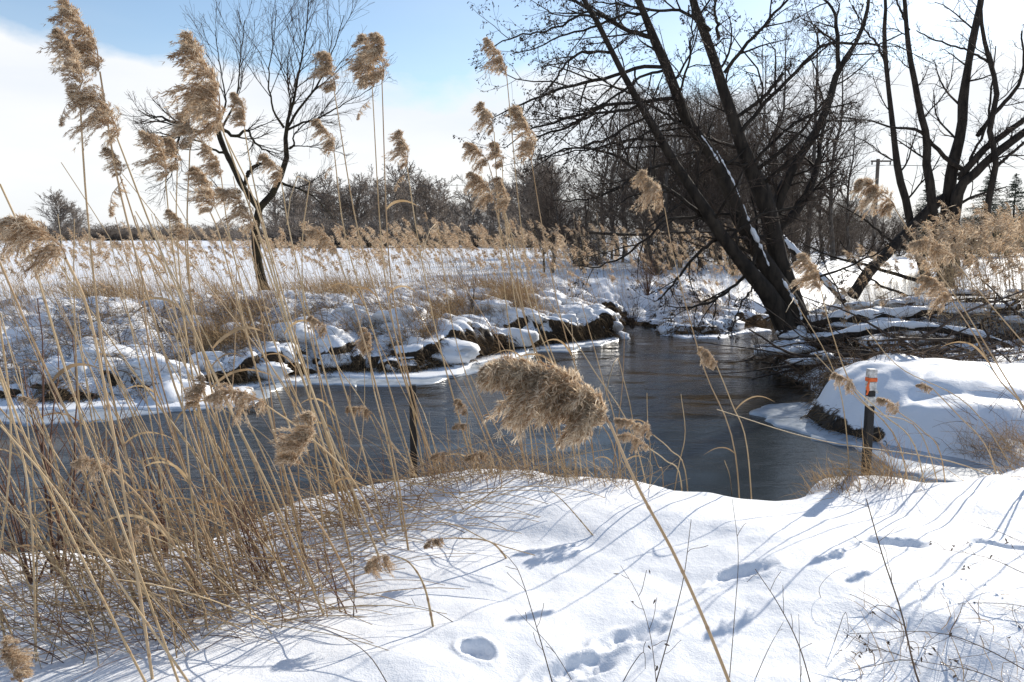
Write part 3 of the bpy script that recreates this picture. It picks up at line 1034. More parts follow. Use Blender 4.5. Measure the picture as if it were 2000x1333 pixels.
A_boughs = [
    ([(1636, 135, 11), (1634, 60, 9), (1622, 10, 6), (1560, -30, 3)], 16.8, 16.6),
    ([(1522, 445, 22), (1549, 418, 21), (1576, 379, 19), (1594, 335, 15), (1600, 290, 10), (1612, 240, 6)], 16, 16.4),
    ([(1447, 259, 10), (1496, 200, 9), (1562, 133, 8), (1604, 91, 7), (1636, 84, 6), (1720, 84, 4), (1762, 66, 3)], 15.5, 15),
    ([(1415, 143, 9), (1457, 91, 8), (1500, 42, 7), (1538, 0, 5), (1590, -50, 3)], 15.4, 15),
    ([(1440, 228, 9), (1492, 189, 9), (1531, 143, 8)], 15.5, 15.2),
    ([(1475, 322, 9), (1496, 290, 7), (1545, 245, 6), (1601, 217, 5), (1674, 200, 3)], 15.5, 14.8),
    ([(1158, 33, 6), (1134, 30, 6), (1104, 48, 5), (1068, 60, 4), (1020, 70, 4), (984, 81, 3), (945, 100, 2)], 14.2, 13.4),
    ([(1254, 28, 7), (1224, 28, 6), (1188, 42, 6), (1140, 60, 5), (1092, 72, 4), (1044, 95, 3), (1000, 105, 2)], 14.9, 14.2),
    ([(1269, 73, 11), (1224, 57, 10), (1170, 30, 9), (1140, 12, 8), (1110, -10, 6), (1060, -50, 3)], 15, 14.6),
    ([(1191, 103, 7), (1158, 102, 6), (1122, 108, 6), (1098, 135, 5), (1074, 168, 4), (1055, 195, 2)], 14.4, 13.6),
    ([(1299, 132, 9), (1254, 130, 9), (1212, 144, 8), (1164, 156, 8), (1122, 166, 7), (1080, 180, 6), (1035, 195, 5), (999, 210, 4), (960, 232, 2)], 15, 13.6),
    ([(1296, 138, 7), (1260, 147, 6), (1218, 177, 6), (1176, 204, 5), (1149, 216, 4), (1100, 215, 2)], 15, 14),
    ([(1323, 192, 9), (1287, 195, 9), (1248, 201, 8), (1200, 204, 8), (1158, 216, 7), (1110, 231, 6), (1068, 243, 5), (1032, 252, 4), (985, 290, 2)], 15, 13.6),
    ([(1254, 204, 7), (1212, 216, 7), (1158, 225, 6), (1110, 249, 6), (1068, 261, 5), (1035, 270, 3), (1000, 262, 2)], 14.6, 13.6),
    ([(1260, 231, 6), (1224, 246, 6), (1194, 270, 5), (1158, 279, 5), (1122, 291, 4), (1085, 298, 3), (1040, 330, 2)], 14.6, 13.8),
    ([(1287, 276, 6), (1245, 273, 6), (1200, 279, 5), (1160, 290, 4), (1110, 300, 3), (1050, 310, 2)], 14.6, 13.8),
    ([(1390, 442, 12), (1366, 418, 11), (1336, 394, 10), (1291, 361, 9), (1249, 337, 8), (1210, 307, 7), (1182, 298, 6), (1150, 289, 5), (1100, 292, 4), (1060, 320, 2)], 15.2, 13.8),
    ([(1311, 321, 7), (1275, 327, 6), (1239, 348, 6), (1194, 372, 5), (1140, 390, 4), (1080, 392, 2)], 14.8, 13.8),
    ([(1408, 460, 10), (1372, 487, 8), (1345, 514, 7), (1321, 547, 6), (1294, 580, 4), (1275, 590, 2)], 15.2, 14.4),
    ([(1366, 421, 8), (1330, 427, 7), (1300, 430, 6), (1270, 460, 6), (1225, 496, 5), (1170, 520, 4), (1120, 520, 2)], 15.1, 14),
    ([(1459, 535, 9), (1429, 562, 7), (1390, 589, 6), (1342, 601, 4), (1300, 598, 2)], 15.3, 14.5),
    ([(1472, 560, 5), (1450, 590, 4), (1438, 620, 3), (1430, 645, 2)], 15.3, 14.8),
    ([(1380, 288, 8), (1340, 250, 7), (1300, 222, 6), (1262, 205, 5), (1225, 195, 3)], 15, 14.6),
    ([(1350, 249, 8), (1330, 180, 6), (1345, 120, 5), (1352, 60, 4), (1345, 10, 3)], 14.9, 14.4),
    ([(1388, 60, 8), (1330, 22, 7), (1270, 20, 6), (1215, 10, 4), (1160, 5, 3)], 15.4, 14.6),
    ([(1404, 75, 8), (1396, 20, 6), (1400, -40, 3)], 15.4, 15.0),
    ([(1464, 324, 9), (1420, 318, 8), (1398, 300, 7), (1375, 270, 5), (1350, 262, 3)], 15.5, 15.2),
    ([(1500, 420, 8), (1560, 400, 7), (1600, 360, 5), (1640, 330, 3)], 15.9, 15.4),
    ([(1540, 560, 8), (1600, 540, 6), (1660, 520, 5), (1740, 480, 3)], 15.7, 15.0),
    ([(1560, 660, 9), (1520, 700, 6), (1500, 740, 4), (1480, 760, 2)], 15.2, 14.4),
    ([(1570, 690, 9), (1545, 740, 6), (1530, 780, 4), (1505, 800, 2)], 15.0, 14.0),
]
A_snow = [
    ([(1452, 400, 3), (1470, 450, 8), (1490, 490, 9), (1502, 520, 4)], 15.05, 15.2),
    ([(1400, 295, 2), (1430, 350, 5), (1445, 385, 4)], 14.85, 14.9),
    ([(1528, 545, 3), (1545, 575, 9), (1560, 600, 12), (1566, 625, 5)], 15.1, 15.1),
    ([(1370, 265, 2), (1385, 285, 4), (1405, 318, 3)], 14.75, 14.8),
]
alder, AP, AR = limb_tree('alder_tree', 'big dark leaning alder with several stems growing from the river bank', 'tree', aorg, A_stems, A_boughs, M_bark, None, 'limb', A_snow, thin=.82)
nst = len(A_stems)
stP, stR = AP[:nst], AR[:nst]
boP, boR = AP[nst:], AR[nst:]
g1, g2, g3 = Geo(), Geo(), Geo()
lv, lvr = grow(stP, stR, 14, .20, 1.1, 7, .02, .16, .18, 1, .28)
g1.tubes(lv, lvr, 5)
bb, bbr = grow(boP, boR, 9, .42, .75, 6, -.02, .16, .12, 1, .6)
g1.tubes(bb, bbr, 4)
a2 = np.concatenate([lv[:, ::1][:, [0, 1, 2, 3, 5, 6]], bb])
a2r = np.concatenate([lvr[:, [0, 1, 2, 3, 5, 6]], bbr])
t1, t1r = grow(a2, a2r, 6, .45, .8, 5, -.01, .2, .1, 1, .6)
t1r = np.maximum(t1r, .0022)
g2.tubes(t1, t1r, 3, rng.random(len(t1)) * .4)
t2, t2r = grow(t1, t1r, 5, .5, .8, 4, -.02, .25, .1, 1, .7)
t2r = np.maximum(t2r, .0018)
g2.tubes(t2, t2r, 3, rng.random(len(t2)) * .4)
# cones and catkins
sel = rng.integers(0, len(t2), 14000)
end = t2[sel, rng.integers(1, 4, 14000)]
d = rng.normal(size=(14000, 3)) * .5 + np.array([0, 0, -.7])
cc = curves(end, d, .02 + .025 * rng.random(len(end)), 3)
g3.tubes(cc, np.array([[.003, .0085, .003]]), 4, .1)
link('branches', g1.mesh('branches', M_bark), alder)['kind'] = 'stuff'
link('twigs', g2.mesh('twigs', M_twig), alder)['kind'] = 'stuff'
link('cones', g3.mesh('cones', M_twig), alder)['kind'] = 'stuff'

# --- old willow in the meadow on the left
worg = at(520, 580, 22)
W_stems = [
    ([(524, 590, 40), (520, 573, 32), (508, 540, 27), (500, 480, 24), (499, 444, 23), (506, 408, 22), (529, 384, 19), (547, 348, 17), (559, 312, 15), (562, 291, 15), (557, 267, 12), (557, 250, 11), (571, 210, 8), (580, 160, 6), (592, 100, 4), (602, 20, 3), (600, -40, 2)], 22, 22),
    ([(506, 408, 18), (475, 366, 17), (460, 336, 17), (442, 300, 16), (430, 270, 15), (424, 249, 13)], 22, 21.8),
]
W_boughs = [
    ([(555, 250, 8), (538, 225, 6), (530, 195, 5), (524, 150, 4), (535, 80, 2), (540, 20, 2)], 22, 21.6),
    ([(560, 252, 8), (583, 216, 7), (604, 189, 6), (630, 150, 5), (650, 100, 3), (672, 30, 2)], 22, 22.4),
    ([(562, 254, 7), (589, 241, 6), (622, 231, 5), (650, 216, 4), (700, 188, 2), (730, 170, 2)], 22, 22.4),
    ([(565, 291, 7), (575, 282, 6), (575, 264, 4), (600, 240, 3), (640, 236, 2)], 22, 21.8),
    ([(566, 288, 5), (590, 285, 3), (625, 290, 2), (670, 300, 1.5)], 22, 21.6),
    ([(427, 252, 12), (390, 258, 11), (352, 243, 10), (330, 238, 8), (316, 228, 6), (295, 231, 4), (270, 215, 2)], 21.8, 21.2),
    ([(380, 258, 10), (355, 261, 9), (335, 266, 9), (325, 272, 8), (322, 285, 6), (310, 272, 3), (290, 268, 2)], 21.6, 21.4),
    ([(430, 250, 11), (460, 267, 9), (484, 255, 7), (495, 275, 6), (505, 285, 6), (522, 296, 4), (545, 300, 2)], 21.8, 22),
    ([(478, 363, 12), (482, 345, 11), (490, 330, 11), (508, 321, 9), (520, 322, 6)], 22, 22),
    ([(470, 375, 10), (442, 378, 8), (416, 381, 7), (380, 372, 3)], 22, 21.5),
    ([(550, 358, 9), (574, 366, 7), (598, 375, 5), (625, 396, 3), (660, 440, 2)], 22, 22.3),
    ([(440, 300, 8), (410, 290, 6), (385, 275, 5), (360, 270, 4), (352, 290, 3)], 21.9, 21.4),
    ([(350, 262, 6), (345, 290, 4), (340, 330, 3), (318, 370, 2)], 21.4, 21),
    ([(426, 250, 7), (440, 200, 5), (432, 140, 3), (420, 60, 2)], 21.8, 21.6),
    ([(434, 250, 7), (462, 190, 5), (470, 120, 3), (478, 40, 2)], 21.8, 22),
]
willow, WP, WR = limb_tree('willow_tree', 'old knobbly willow with a broken left stem standing in the snowy meadow', 'tree', worg, W_stems, W_boughs, M_moss, None, 'limb', thin=.68)
g1, g2 = Geo(), Geo()
nb = len(W_stems)
a, ar = grow(WP[nb:], WR[nb:], 9, .55, .55, 7, .09, .13, .2, 1, .55)
ar = np.maximum(ar, .006)
g1.tubes(a, ar, 4)
st, str_ = grow(WP[:1, 9:], WR[:1, 9:], 26, .34, .5, 7, .07, .1, .1, 1, .5)
g1.tubes(st, str_, 4)
aa = np.concatenate([a, st])
aar = np.concatenate([ar, str_])
b1, b1r = grow(aa, aar, 9, .6, .5, 6, .05, .14, .15, 1, .6)
b1r = np.maximum(b1r, .0035)
g2.tubes(b1, b1r, 3, rng.random(len(b1)))
b2, b2r = grow(b1[::2], b1r[::2], 3, .6, .5, 5, .0, .2, .15, 1, .7)
b2r = np.maximum(b2r, .0028)
g2.tubes(b2, b2r, 3, rng.random(len(b2)))
link('branches', g1.mesh('branches', M_bark), willow)['kind'] = 'stuff'
link('twigs', g2.mesh('twigs', M_twig), willow)['kind'] = 'stuff'

# --- tree on the right
rorg = at(1840, 560, 25)
RT_stems = [
    ([(1846, 560, 34), (1846, 520, 28), (1846, 478, 26), (1852, 400, 25), (1858, 340, 22), (1870, 286, 20), (1879, 250, 18), (1881, 196, 17), (1895, 105, 14), (1909, 35, 12), (1916, 0, 11), (1925, -70, 8)], 25, 25),
    ([(1812, 560, 20), (1807, 535, 18), (1795, 496, 17), (1780, 445, 16), (1768, 385, 15), (1756, 346, 13), (1750, 304, 12), (1744, 250, 10), (1741, 224, 9), (1732, 140, 8), (1727, 70, 8), (1730, 0, 6), (1722, -60, 4)], 25, 24.5),
    ([(1836, 520, 20), (1834, 475, 18), (1822, 415, 18), (1816, 355, 17), (1807, 304, 15), (1813, 280, 14), (1803, 240, 13), (1797, 217, 13), (1786, 157, 11), (1776, 105, 9), (1769, 35, 8), (1767, 0, 8), (1760, -60, 5)], 24.8, 24.2),
    ([(1862, 540, 26), (1858, 481, 23), (1867, 400, 22), (1876, 364, 21), (1897, 346, 18), (1933, 310, 16), (1965, 285, 15), (2000, 259, 14), (2060, 215, 10), (2120, 170, 5)], 24.8, 24),
    ([(1666, 577, 24), (1699, 529, 22), (1729, 499, 21), (1768, 457, 20), (1825, 400, 19), (1855, 379, 17)], 23.5, 25.2),
    ([(1888, 520, 16), (1894, 493, 14), (1909, 460, 13), (1927, 424, 13), (1933, 376, 12), (1945, 325, 11), (1939, 280, 10), (1933, 250, 10), (1947, 182, 9), (1933, 119, 8), (1919, 63, 7), (1914, 0, 6), (1905, -60, 4)], 24.2, 24),
]
RT_boughs = [
    ([(1876, 352, 14), (1888, 330, 14), (1927, 289, 13), (1978, 250, 11), (2030, 210, 7), (2080, 180, 4)], 24.7, 24),
    ([(1882, 333, 10), (1849, 310, 9), (1816, 277, 7), (1789, 253, 6), (1740, 250, 4), (1700, 236, 3), (1640, 231, 2)], 24.8, 24.2),
    ([(1909, 266, 9), (1947, 217, 8), (1982, 175, 7), (1998, 133, 5), (1996, 60, 3)], 24.6, 24.2),
    ([(1947, 325, 7), (1975, 300, 6), (2010, 270, 4)], 24.2, 24),
    ([(1930, 122, 5), (1890, 100, 4), (1830, 80, 3), (1790, 60, 2)], 24.1, 23.6),
    ([(1776, 60, 6), (1758, 20, 4), (1745, -20, 3)], 24.3, 24),
    ([(1734, 140, 5), (1715, 90, 4), (1690, 60, 3), (1665, 10, 2)], 24.6, 24.2),
    ([(1890, 335, 7), (1900, 300, 5), (1928, 240, 5), (1945, 90, 2)], 24.6, 24.3),
    ([(1800, 500, 8), (1740, 470, 6), (1690, 430, 4), (1640, 400, 2)], 24.6, 24),
    ([(1830, 560, 9), (1780, 545, 8), (1700, 520, 6), (1620, 500, 4), (1560, 470, 2)], 22.8, 22),
    ([(1800, 590, 7), (1750, 570, 5), (1700, 545, 4), (1640, 470, 2)], 21.8, 21),
]
rtree, RP, RRd = limb_tree('alder_tree', 'many-stemmed bare tree beside the distant pool, right of the utility pole', 'tree', rorg, RT_stems, RT_boughs, M_bark, None, 'limb')
g1, g2 = Geo(), Geo()
a, ar = grow(RP, RRd, 9, .22, .9, 7, .05, .15, .25, 1, .3)
ar = np.maximum(ar, .006)
g1.tubes(a, ar, 4)
b1, b1r = grow(a, ar, 7, .5, .7, 5, .03, .2, .1, 1, .6)
b1r = np.maximum(b1r, .0032)
g2.tubes(b1, b1r, 3, rng.random(len(b1)) * .5)
b2, b2r = grow(b1, b1r, 3, .6, .7, 4, .0, .22, .1, 1, .7)
b2r = np.maximum(b2r, .0028)
g2.tubes(b2, b2r, 3, rng.random(len(b2)) * .5)
link('branches', g1.mesh('branches', M_bark), rtree)['kind'] = 'stuff'
link('twigs', g2.mesh('twigs', M_twig), rtree)['kind'] = 'stuff'


# ------------------------------------------------------------------ background trees (a few kinds, copied)
def bg_tree(h, spread, nl, n1, n2, kind, tw=.012):
    """trunk and crown meshes, foot at the origin"""
    K = 10
    z = np.linspace(0, h, K)
    tr = np.stack([.03 * h * vnoise(z * .3, z * 0 + h), .03 * h * vnoise(z * .3 + 9, z * 0 + h), z], -1)
    tr[:, :2] -= tr[0, :2]
    tr[0, 2] = -.5
    rad = h * .016 * np.linspace(1, .12, K)
    gt = Geo().tubes(tr, rad, 6)
    g = Geo()
    if kind == 'tall':
        a, ar = grow(tr[None], rad[None], nl, spread, .95, 6, .06, .12, .22, 1, .4)
    elif kind == 'round':
        a, ar = grow(tr[None], rad[None], nl, spread, .75, 7, .10, .14, .18, .98, .5)
    else:
        base = np.zeros((nl, 3)) + np.array([0, 0, -.2])
        dd = rng.normal(size=(nl, 3)) * np.array([.5, .5, .1]) + np.array([0, 0, 1.])
        a = curves(base, dd, h * (.6 + .5 * rng.random(nl)), 7, rng.normal(size=(nl, 3)) * .5, .1)
        ar = np.linspace(.03, .008, 7)[None].repeat(nl, 0)
    g.tubes(a, np.maximum(ar, tw * .8), 4, .2)
    b_, br = grow(a, ar, n1, .5, .7, 5, .05, .16, .1, 1, .6)
    g.tubes(b_, np.maximum(br, tw * .6), 3, .4 * rng.random(len(b_)))
    c_, cr_ = grow(b_, br, n2, .6, .7, 4, .03, .2, .1, 1, .7)
    g.ribbons(c_, np.full(len(c_), tw), rng.random(len(c_)))
    return gt, g


def proto(name, kind, h, spread, nl, n1, n2, m1, m2, tw):
    gt, g = bg_tree(h, spread, nl, n1, n2, kind, tw)
    return gt.mesh(name + '_trunk', m1), g.mesh(name + '_crown', m2)


def place_tree(name, meshes, loc, sc, rz, label, cat, group):
    root = link(name, None, loc=loc)
    root.rotation_euler = (0, 0, rz)
    root.scale = sc if isinstance(sc, tuple) else (sc, sc, sc)
    tag(root, label, cat, group)
    link('trunk', meshes[0], root)
    link('crown', meshes[1], root)
    return root


tall = [proto('tall', 'tall', 14, .28, 46, 9, 4, M_bark_grey, M_twig, .011) for _ in range(2)]
bushy = [proto('bushy', 'shrub', 6.5, .5, 22, 9, 6, M_bark, M_woodtwig, .014) for _ in range(3)]
mid = [proto('mid', 'round', 10, .42, 42, 11, 9, M_bark, M_woodtwig, .012) for _ in range(3)]
far = [proto('far', 'round', 12, .40, 28, 8, 7, M_twig_hazed, M_twig_hazed, .055) for _ in range(3)]
fartall = [proto('fartall', 'tall', 12, .30, 34, 8, 6, M_twig_hazed, M_twig_hazed, .05) for _ in range(2)]
farbush = [proto('farbush', 'shrub', 6.5, .5, 26, 8, 6, M_twig_hazed, M_twig_hazed, .05) for _ in range(3)]


def gz(x, y):
    return float(H(np.array([x]), np.array([y]))[0])


# slender trees behind the alder
for (px, ytop, D, lab) in [(1517, 60, 46, 'slender grey tree left of the three slim trees behind the alder'),
                           (1572, 40, 44, 'tallest slender tree seen between the alder stems'),
                           (1625, 105, 48, 'slender straight tree on the right side of the wood'),
                           (1395, 150, 50, 'slim straight tree hidden behind the middle alder stem'),
                           (1480, 110, 52, 'thin pale tree behind the thickest alder stem'),
                           (1655, 210, 50, 'small slim tree at the open edge of the wood')]:
    x = (px - 1000) / FPX * D
    top = at(px, ytop, D)[2]
    z = gz(x, D)
    s = (top - z) / 14
    place_tree('slender_tree', tall[random.randrange(2)], (x, D, z), (s * .8, s * .8, s), random.random() * 6, lab, 'tree', 'slender trees behind the alder')
# dense bare wood behind the alder
woodlab = 'bare brown tree in the dense wood behind the leaning alder'
for i in range(52):
    px = 1045 + 610 * random.random()
    D = random.uniform(34, 72)
    x = (px - 1000) / FPX * D
    if float(river_sd(np.array([x]), np.array([D]))[0][0]) < 1.0:
        D += 15
        x = (px - 1000) / FPX * D
    env = np.interp(px, [1040, 1100, 1160, 1250, 1400, 1500, 1600, 1660], [365, 320, 250, 225, 215, 240, 280, 340])
    ytop = env + random.uniform(-25, 1) * 2 * (i % 4 == 0) + random.uniform(0, 120) * (i % 4 != 0)
    top = at(px, ytop, D)[2]
    z = gz(x, D)
    if i % 4 == 0:
        s = (top - z) / 14 * 1.0
        m_ = tall[i % 2]
    elif i % 3:
        s = (top - z) / 10
        m_ = mid[i % 3]
    else:
        s = (top - z) / 7.0 * .8
        m_ = bushy[i % 3]
    place_tree('bare_tree', m_, (x, D, z), (s * 1.1, s * 1.1, s), random.random() * 6.28, '%s bare brown tree of the wood, %s' % ('high' if ytop < env + 20 else 'mid-height' if ytop < env + 60 else 'low',
        'left of the alder boughs' if px < 1130 else 'behind the left alder boughs' if px < 1230 else 'behind the boughs beside the first alder stem' if px < 1330 else 'between the two left alder stems' if px < 1420 else
        'behind the thick alder stems' if px < 1520 else 'right of the alder stems' if px < 1600 else 'at the open right edge'), 'tree', 'bare trees of the wood behind the alder')
for i in range(20):
    px = random.uniform(1060, 1900)
    D = random.uniform(30, 60)
    x = (px - 1000) / FPX * D
    if float(river_sd(np.array([x]), np.array([D]))[0][0]) < .8:
        continue
    s = random.uniform(.25, .5)
    place_tree('bare_shrub', bushy[i % 3], (x, D, gz(x, D)), (s * 1.3, s * 1.3, s), random.random() * 6.28, 'low bare shrub at the foot of the wood, %s' % ('left of the alder' if px < 1300 else 'behind the alder stems' if px < 1560 else 'between the alder and the pole' if px < 1700 else 'behind the right-hand tree'), 'shrub', 'bare shrubs at the foot of the wood')

def where(px):
    for lim, txt in ((0, 'cut by the left edge'), (90, 'near the left edge'), (200, 'by the lone clump'), (330, 'under the hanging dark plumes'), (430, 'left of the willow'), (545, 'behind the willow'),
                     (620, 'just right of the willow'), (700, 'below the oval plume'), (790, 'behind the pair of straight reeds'), (880, 'under the cone-shaped plume'), (960, 'left of the plume cluster'),
                     (1100, 'behind the plume cluster'), (1700, 'left of the utility pole'), (1800, 'just right of the pole'), (1900, 'behind the forked tree'), (2000, 'near the spruces')):
        if px < lim:
            return txt
    return 'beyond the right edge'


# tree lines across the field
def treeline(px0, px1, n, D0, D1, env, label, group, wide=1.2, protos=far, h0=12):
    for i in range(n):
        px = px0 + (px1 - px0) * (i + random.random()) / n
        D = random.uniform(D0, D1)
        x = (px - 1000) / FPX * D
        ytop = np.interp(px, *env) + (random.uniform(-14, 30) if len(protos) > 3 else random.uniform(-6, 22))
        z = gz(x, D)
        s = (at(px, ytop, D)[2] - z) / h0
        w = s * random.uniform(.9, 1.3) * wide
        place_tree('field_edge_tree', protos[i % len(protos)], (x, D, z), (w, w, s), random.random() * 6.28, label + ', ' + where(px), 'tree', group)


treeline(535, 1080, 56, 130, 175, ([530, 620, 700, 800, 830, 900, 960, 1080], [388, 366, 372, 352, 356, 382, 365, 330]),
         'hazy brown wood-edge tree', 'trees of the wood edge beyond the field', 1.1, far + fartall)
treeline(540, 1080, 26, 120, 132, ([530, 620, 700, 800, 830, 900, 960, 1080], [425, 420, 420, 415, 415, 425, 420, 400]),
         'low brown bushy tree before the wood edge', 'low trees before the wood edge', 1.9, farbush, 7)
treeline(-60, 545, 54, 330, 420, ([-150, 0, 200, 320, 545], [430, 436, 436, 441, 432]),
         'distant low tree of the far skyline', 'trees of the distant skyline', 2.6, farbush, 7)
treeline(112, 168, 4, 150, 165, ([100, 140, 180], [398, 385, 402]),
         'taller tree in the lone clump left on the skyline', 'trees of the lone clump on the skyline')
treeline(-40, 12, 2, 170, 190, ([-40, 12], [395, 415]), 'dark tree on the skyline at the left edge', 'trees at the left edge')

treeline(1600, 2040, 28, 75, 110, ([1640, 1700, 1800, 2000, 2300], [405, 418, 422, 425, 415]),
         'bare bushy skyline tree', 'trees of the right skyline', 1.5, mid, 10)
treeline(1620, 2040, 16, 62, 72, ([1640, 1700, 1800, 2000, 2300], [440, 445, 445, 445, 440]),
         'low bare skyline bush', 'bushes of the right skyline', 1.9, bushy, 7)


# spruces
def spruce_mesh():
    h = 9.0
    g = Geo()
    tr = np.array([[0, 0, -.4], [0, 0, h * .5], [0, 0, h]])
    gt = Geo().tubes(tr, np.array([.14, .08, .01]), 6)
    n = 260
    z = h * (.06 + .93 * rng.random(n) ** .9)
    a = rng.random(n) * 6.283
    ln = (h - z) * .30 * (.7 + .5 * rng.random(n)) + .12
    P = np.stack([z * 0, z * 0, z], -1)
    d = np.stack([np.cos(a), np.sin(a), .1 + 0 * a], -1)
    B = curves(P, d, ln, 6, np.array([0, 0, -.25]), .05)
    g.tubes(B, np.full((n, 6), .014), 3, 1)
    q, qr = grow(B, np.full((n, 6), .014), 12, .35, .9, 4, -.05, .1, .1, 1, .6, flat=.3)
    g.ribbons(q, np.full(len(q), .045), rng.random(len(q)))
    w, wr = grow(q, np.full((len(q), 4), .01), 3, .5, .8, 3, -.08, .1, 0, 1, .6)
    g.ribbons(w, np.full(len(w), .03), rng.random(len(w)))
    return gt.mesh('spruce_trunk', M_bark), g.mesh('spruce_crown', M_spruce)


spr = [spruce_mesh(), spruce_mesh()]
for (px, ytop, D, w, lab) in [(1803, 342, 62, 1.2, 'dark spruce seen between the stems of the right-hand tree'),
                              (1918, 332, 64, 1.5, 'dark green spruce between the pole and the outer spruce'),
                              (1968, 338, 66, 1.5, 'dark spruce at the right edge of the reeds'),
                              (1945, 395, 60, .9, 'smaller spruce tucked between two taller spruces'),
                              (1838, 400, 58, 1.1, 'low dark spruce behind the forked trunk')]:
    x = (px - 1000) / FPX * D
    z = gz(x, D)
    s = (at(px, ytop, D)[2] - z) / 9
    place_tree('spruce_tree', spr[random.randrange(2)], (x, D, z), (s * w, s * w, s), random.random() * 6, lab, 'spruce', 'spruces behind the reeds')

# ------------------------------------------------------------------ utility pole
D = 58.0
pb = at(1706, 470, D)
pb[2] = gz(pb[0], D)
ptop = at(1706, 311, D)[2]
pole = link('utility_pole', None, loc=pb)
tag(pole, 'wooden utility pole with a crossbar standing beyond the pool', 'utility pole')
link('post', Geo().tubes(np.array([[0, 0, -.5], [0, 0, ptop - pb[2]]]), [.15, .12], 10).mesh('post', M_wood), pole)
link('crossbar', Geo().tubes(np.array([[-.5, 0, ptop - pb[2] - .15], [.95, 0, ptop - pb[2] - .15]]), [.06, .06], 4).mesh('crossbar', M_wood), pole)
for dx in (-.42, .1, .88):
    link('insulator', Geo().tubes(np.array([[dx, 0, ptop - pb[2] - .18], [dx, 0, ptop - pb[2] - .34], [dx, 0, ptop - pb[2] - .42]]), [.035, .06, .02], 8).mesh('insulator', M_wire), pole)
for i, dx in enumerate((-.42, .88)):
    p0 = np.array([pb[0] + dx, pb[1], ptop - .42])
    e1 = np.array([pb[0] - 60, pb[1] + 22, p0[2] + .2])
    e2 = np.array([pb[0] + 60, pb[1] - 22, p0[2] - .1])
    tt = np.linspace(0, 1, 16)[:, None]
    A1 = e1 * (1 - tt) + p0 * tt - np.array([0, 0, 1]) * 3.2 * tt * (1 - tt)
    A2 = p0 * (1 - tt) + e2 * tt - np.array([0, 0, 1]) * 3.2 * tt * (1 - tt)
    w = link('overhead_wire', Geo().tubes(np.concatenate([A1, A2[1:]]) - p0, np.full(31, .011), 4).mesh('wire', M_wire), None, p0)
    tag(w, ('thin overhead wire on the left end of the pole crossbar', 'thin overhead wire on the right end of the pole crossbar')[i], 'wire', 'overhead wires')

# ------------------------------------------------------------------ marker posts
def box(cx, cy, z0, z1, w, d_, bev=.004):
    v = []
    hx, hy = w / 2, d_ / 2
    ring = [(-hx + bev, -hy), (hx - bev, -hy), (hx, -hy + bev), (hx, hy - bev), (hx - bev, hy), (-hx + bev, hy), (-hx, hy - bev), (-hx, -hy + bev)]
    for z, s in ((z0, 1), (z1 - bev, 1), (z1, .9)):
        v += [(cx + a * s, cy + b_ * s, z) for a, b_ in ring]
    f = []
    for k in range(2):
        for i in range(8):
            j = (i + 1) % 8
            f.append((k * 8 + i, k * 8 + j, k * 8 + 8 + j, k * 8 + 8 + i))
    cap = [(16, 17, 18, 19), (16, 19, 20, 23), (20, 21, 22, 23)]
    return np.array(v), np.array(f + cap)


def boxmesh(name, m, *a):
    g = Geo()
    v, f = box(*a)
    g.raw(v, f)
    return g.mesh(name, m, False)


def marker(px, pbase, ptop_, D, label, bands):
    base = at(px, pbase, D)
    zt = at(px, ptop_, D)[2]
    gzv = gz(base[0], D)
    root = link('marker_post', None, loc=(base[0], D, gzv))
    root.rotation_euler = (0, 0, .12)
    tag(root, label, 'post')
    Hh = zt - gzv
    w = .050
    link('post', boxmesh('post', M_black, 0, 0, -.35, Hh, w, w), root)
    if bands:
        def b_(name, m, y0, y1, grow_):
            z1 = at(px, y0, D)[2] - gzv
            z0 = at(px, y1, D)[2] - gzv
            link(name, boxmesh(name, m, 0, 0, z0, z1, w + grow_, w + grow_, .002), root)
        b_('white_band', M_white, 721, 737, .005)
        b_('orange_band', M_orange, 737.5, 745, .009)
        b_('white_band', M_white, 745.5, 762, .005)
        b_('white_band', M_white, 774, 792, .005)
        z = at(px, 742, D)[2] - gzv
        P = np.array([[[-.03, -.03, z], [-.045, -.035, z - .03], [-.038, -.04, z - .06], [-.05, -.035, z - .1]], [[-.03, -.03, z], [-.04, -.04, z - .02], [-.055, -.04, z - .05], [-.045, -.04, z - .075]]])
        link('tape_end', Geo().ribbons(P, [.014, .012], side=np.array([[0, 1., 0], [0, 1, .1]]), taper=False).mesh('tape_end', M_orange), root)
        z = at(px, 760, D)[2] - gzv
        link('tape_flap', Geo().ribbons(np.array([[[.01, -.034, z + .005], [.02, -.04, z - .012], [.026, -.042, z - .025]]]), [.018], side=np.array([[0, 1., 0]]), taper=False).mesh('tape_flap', M_white), root)


marker(1686, 1010, 722, 5.45, 'black marker post with white bands and orange tape on top', True)
marker(810, 1010, 752, 5.6, 'plain black marker post among the reeds behind the near bank', False)


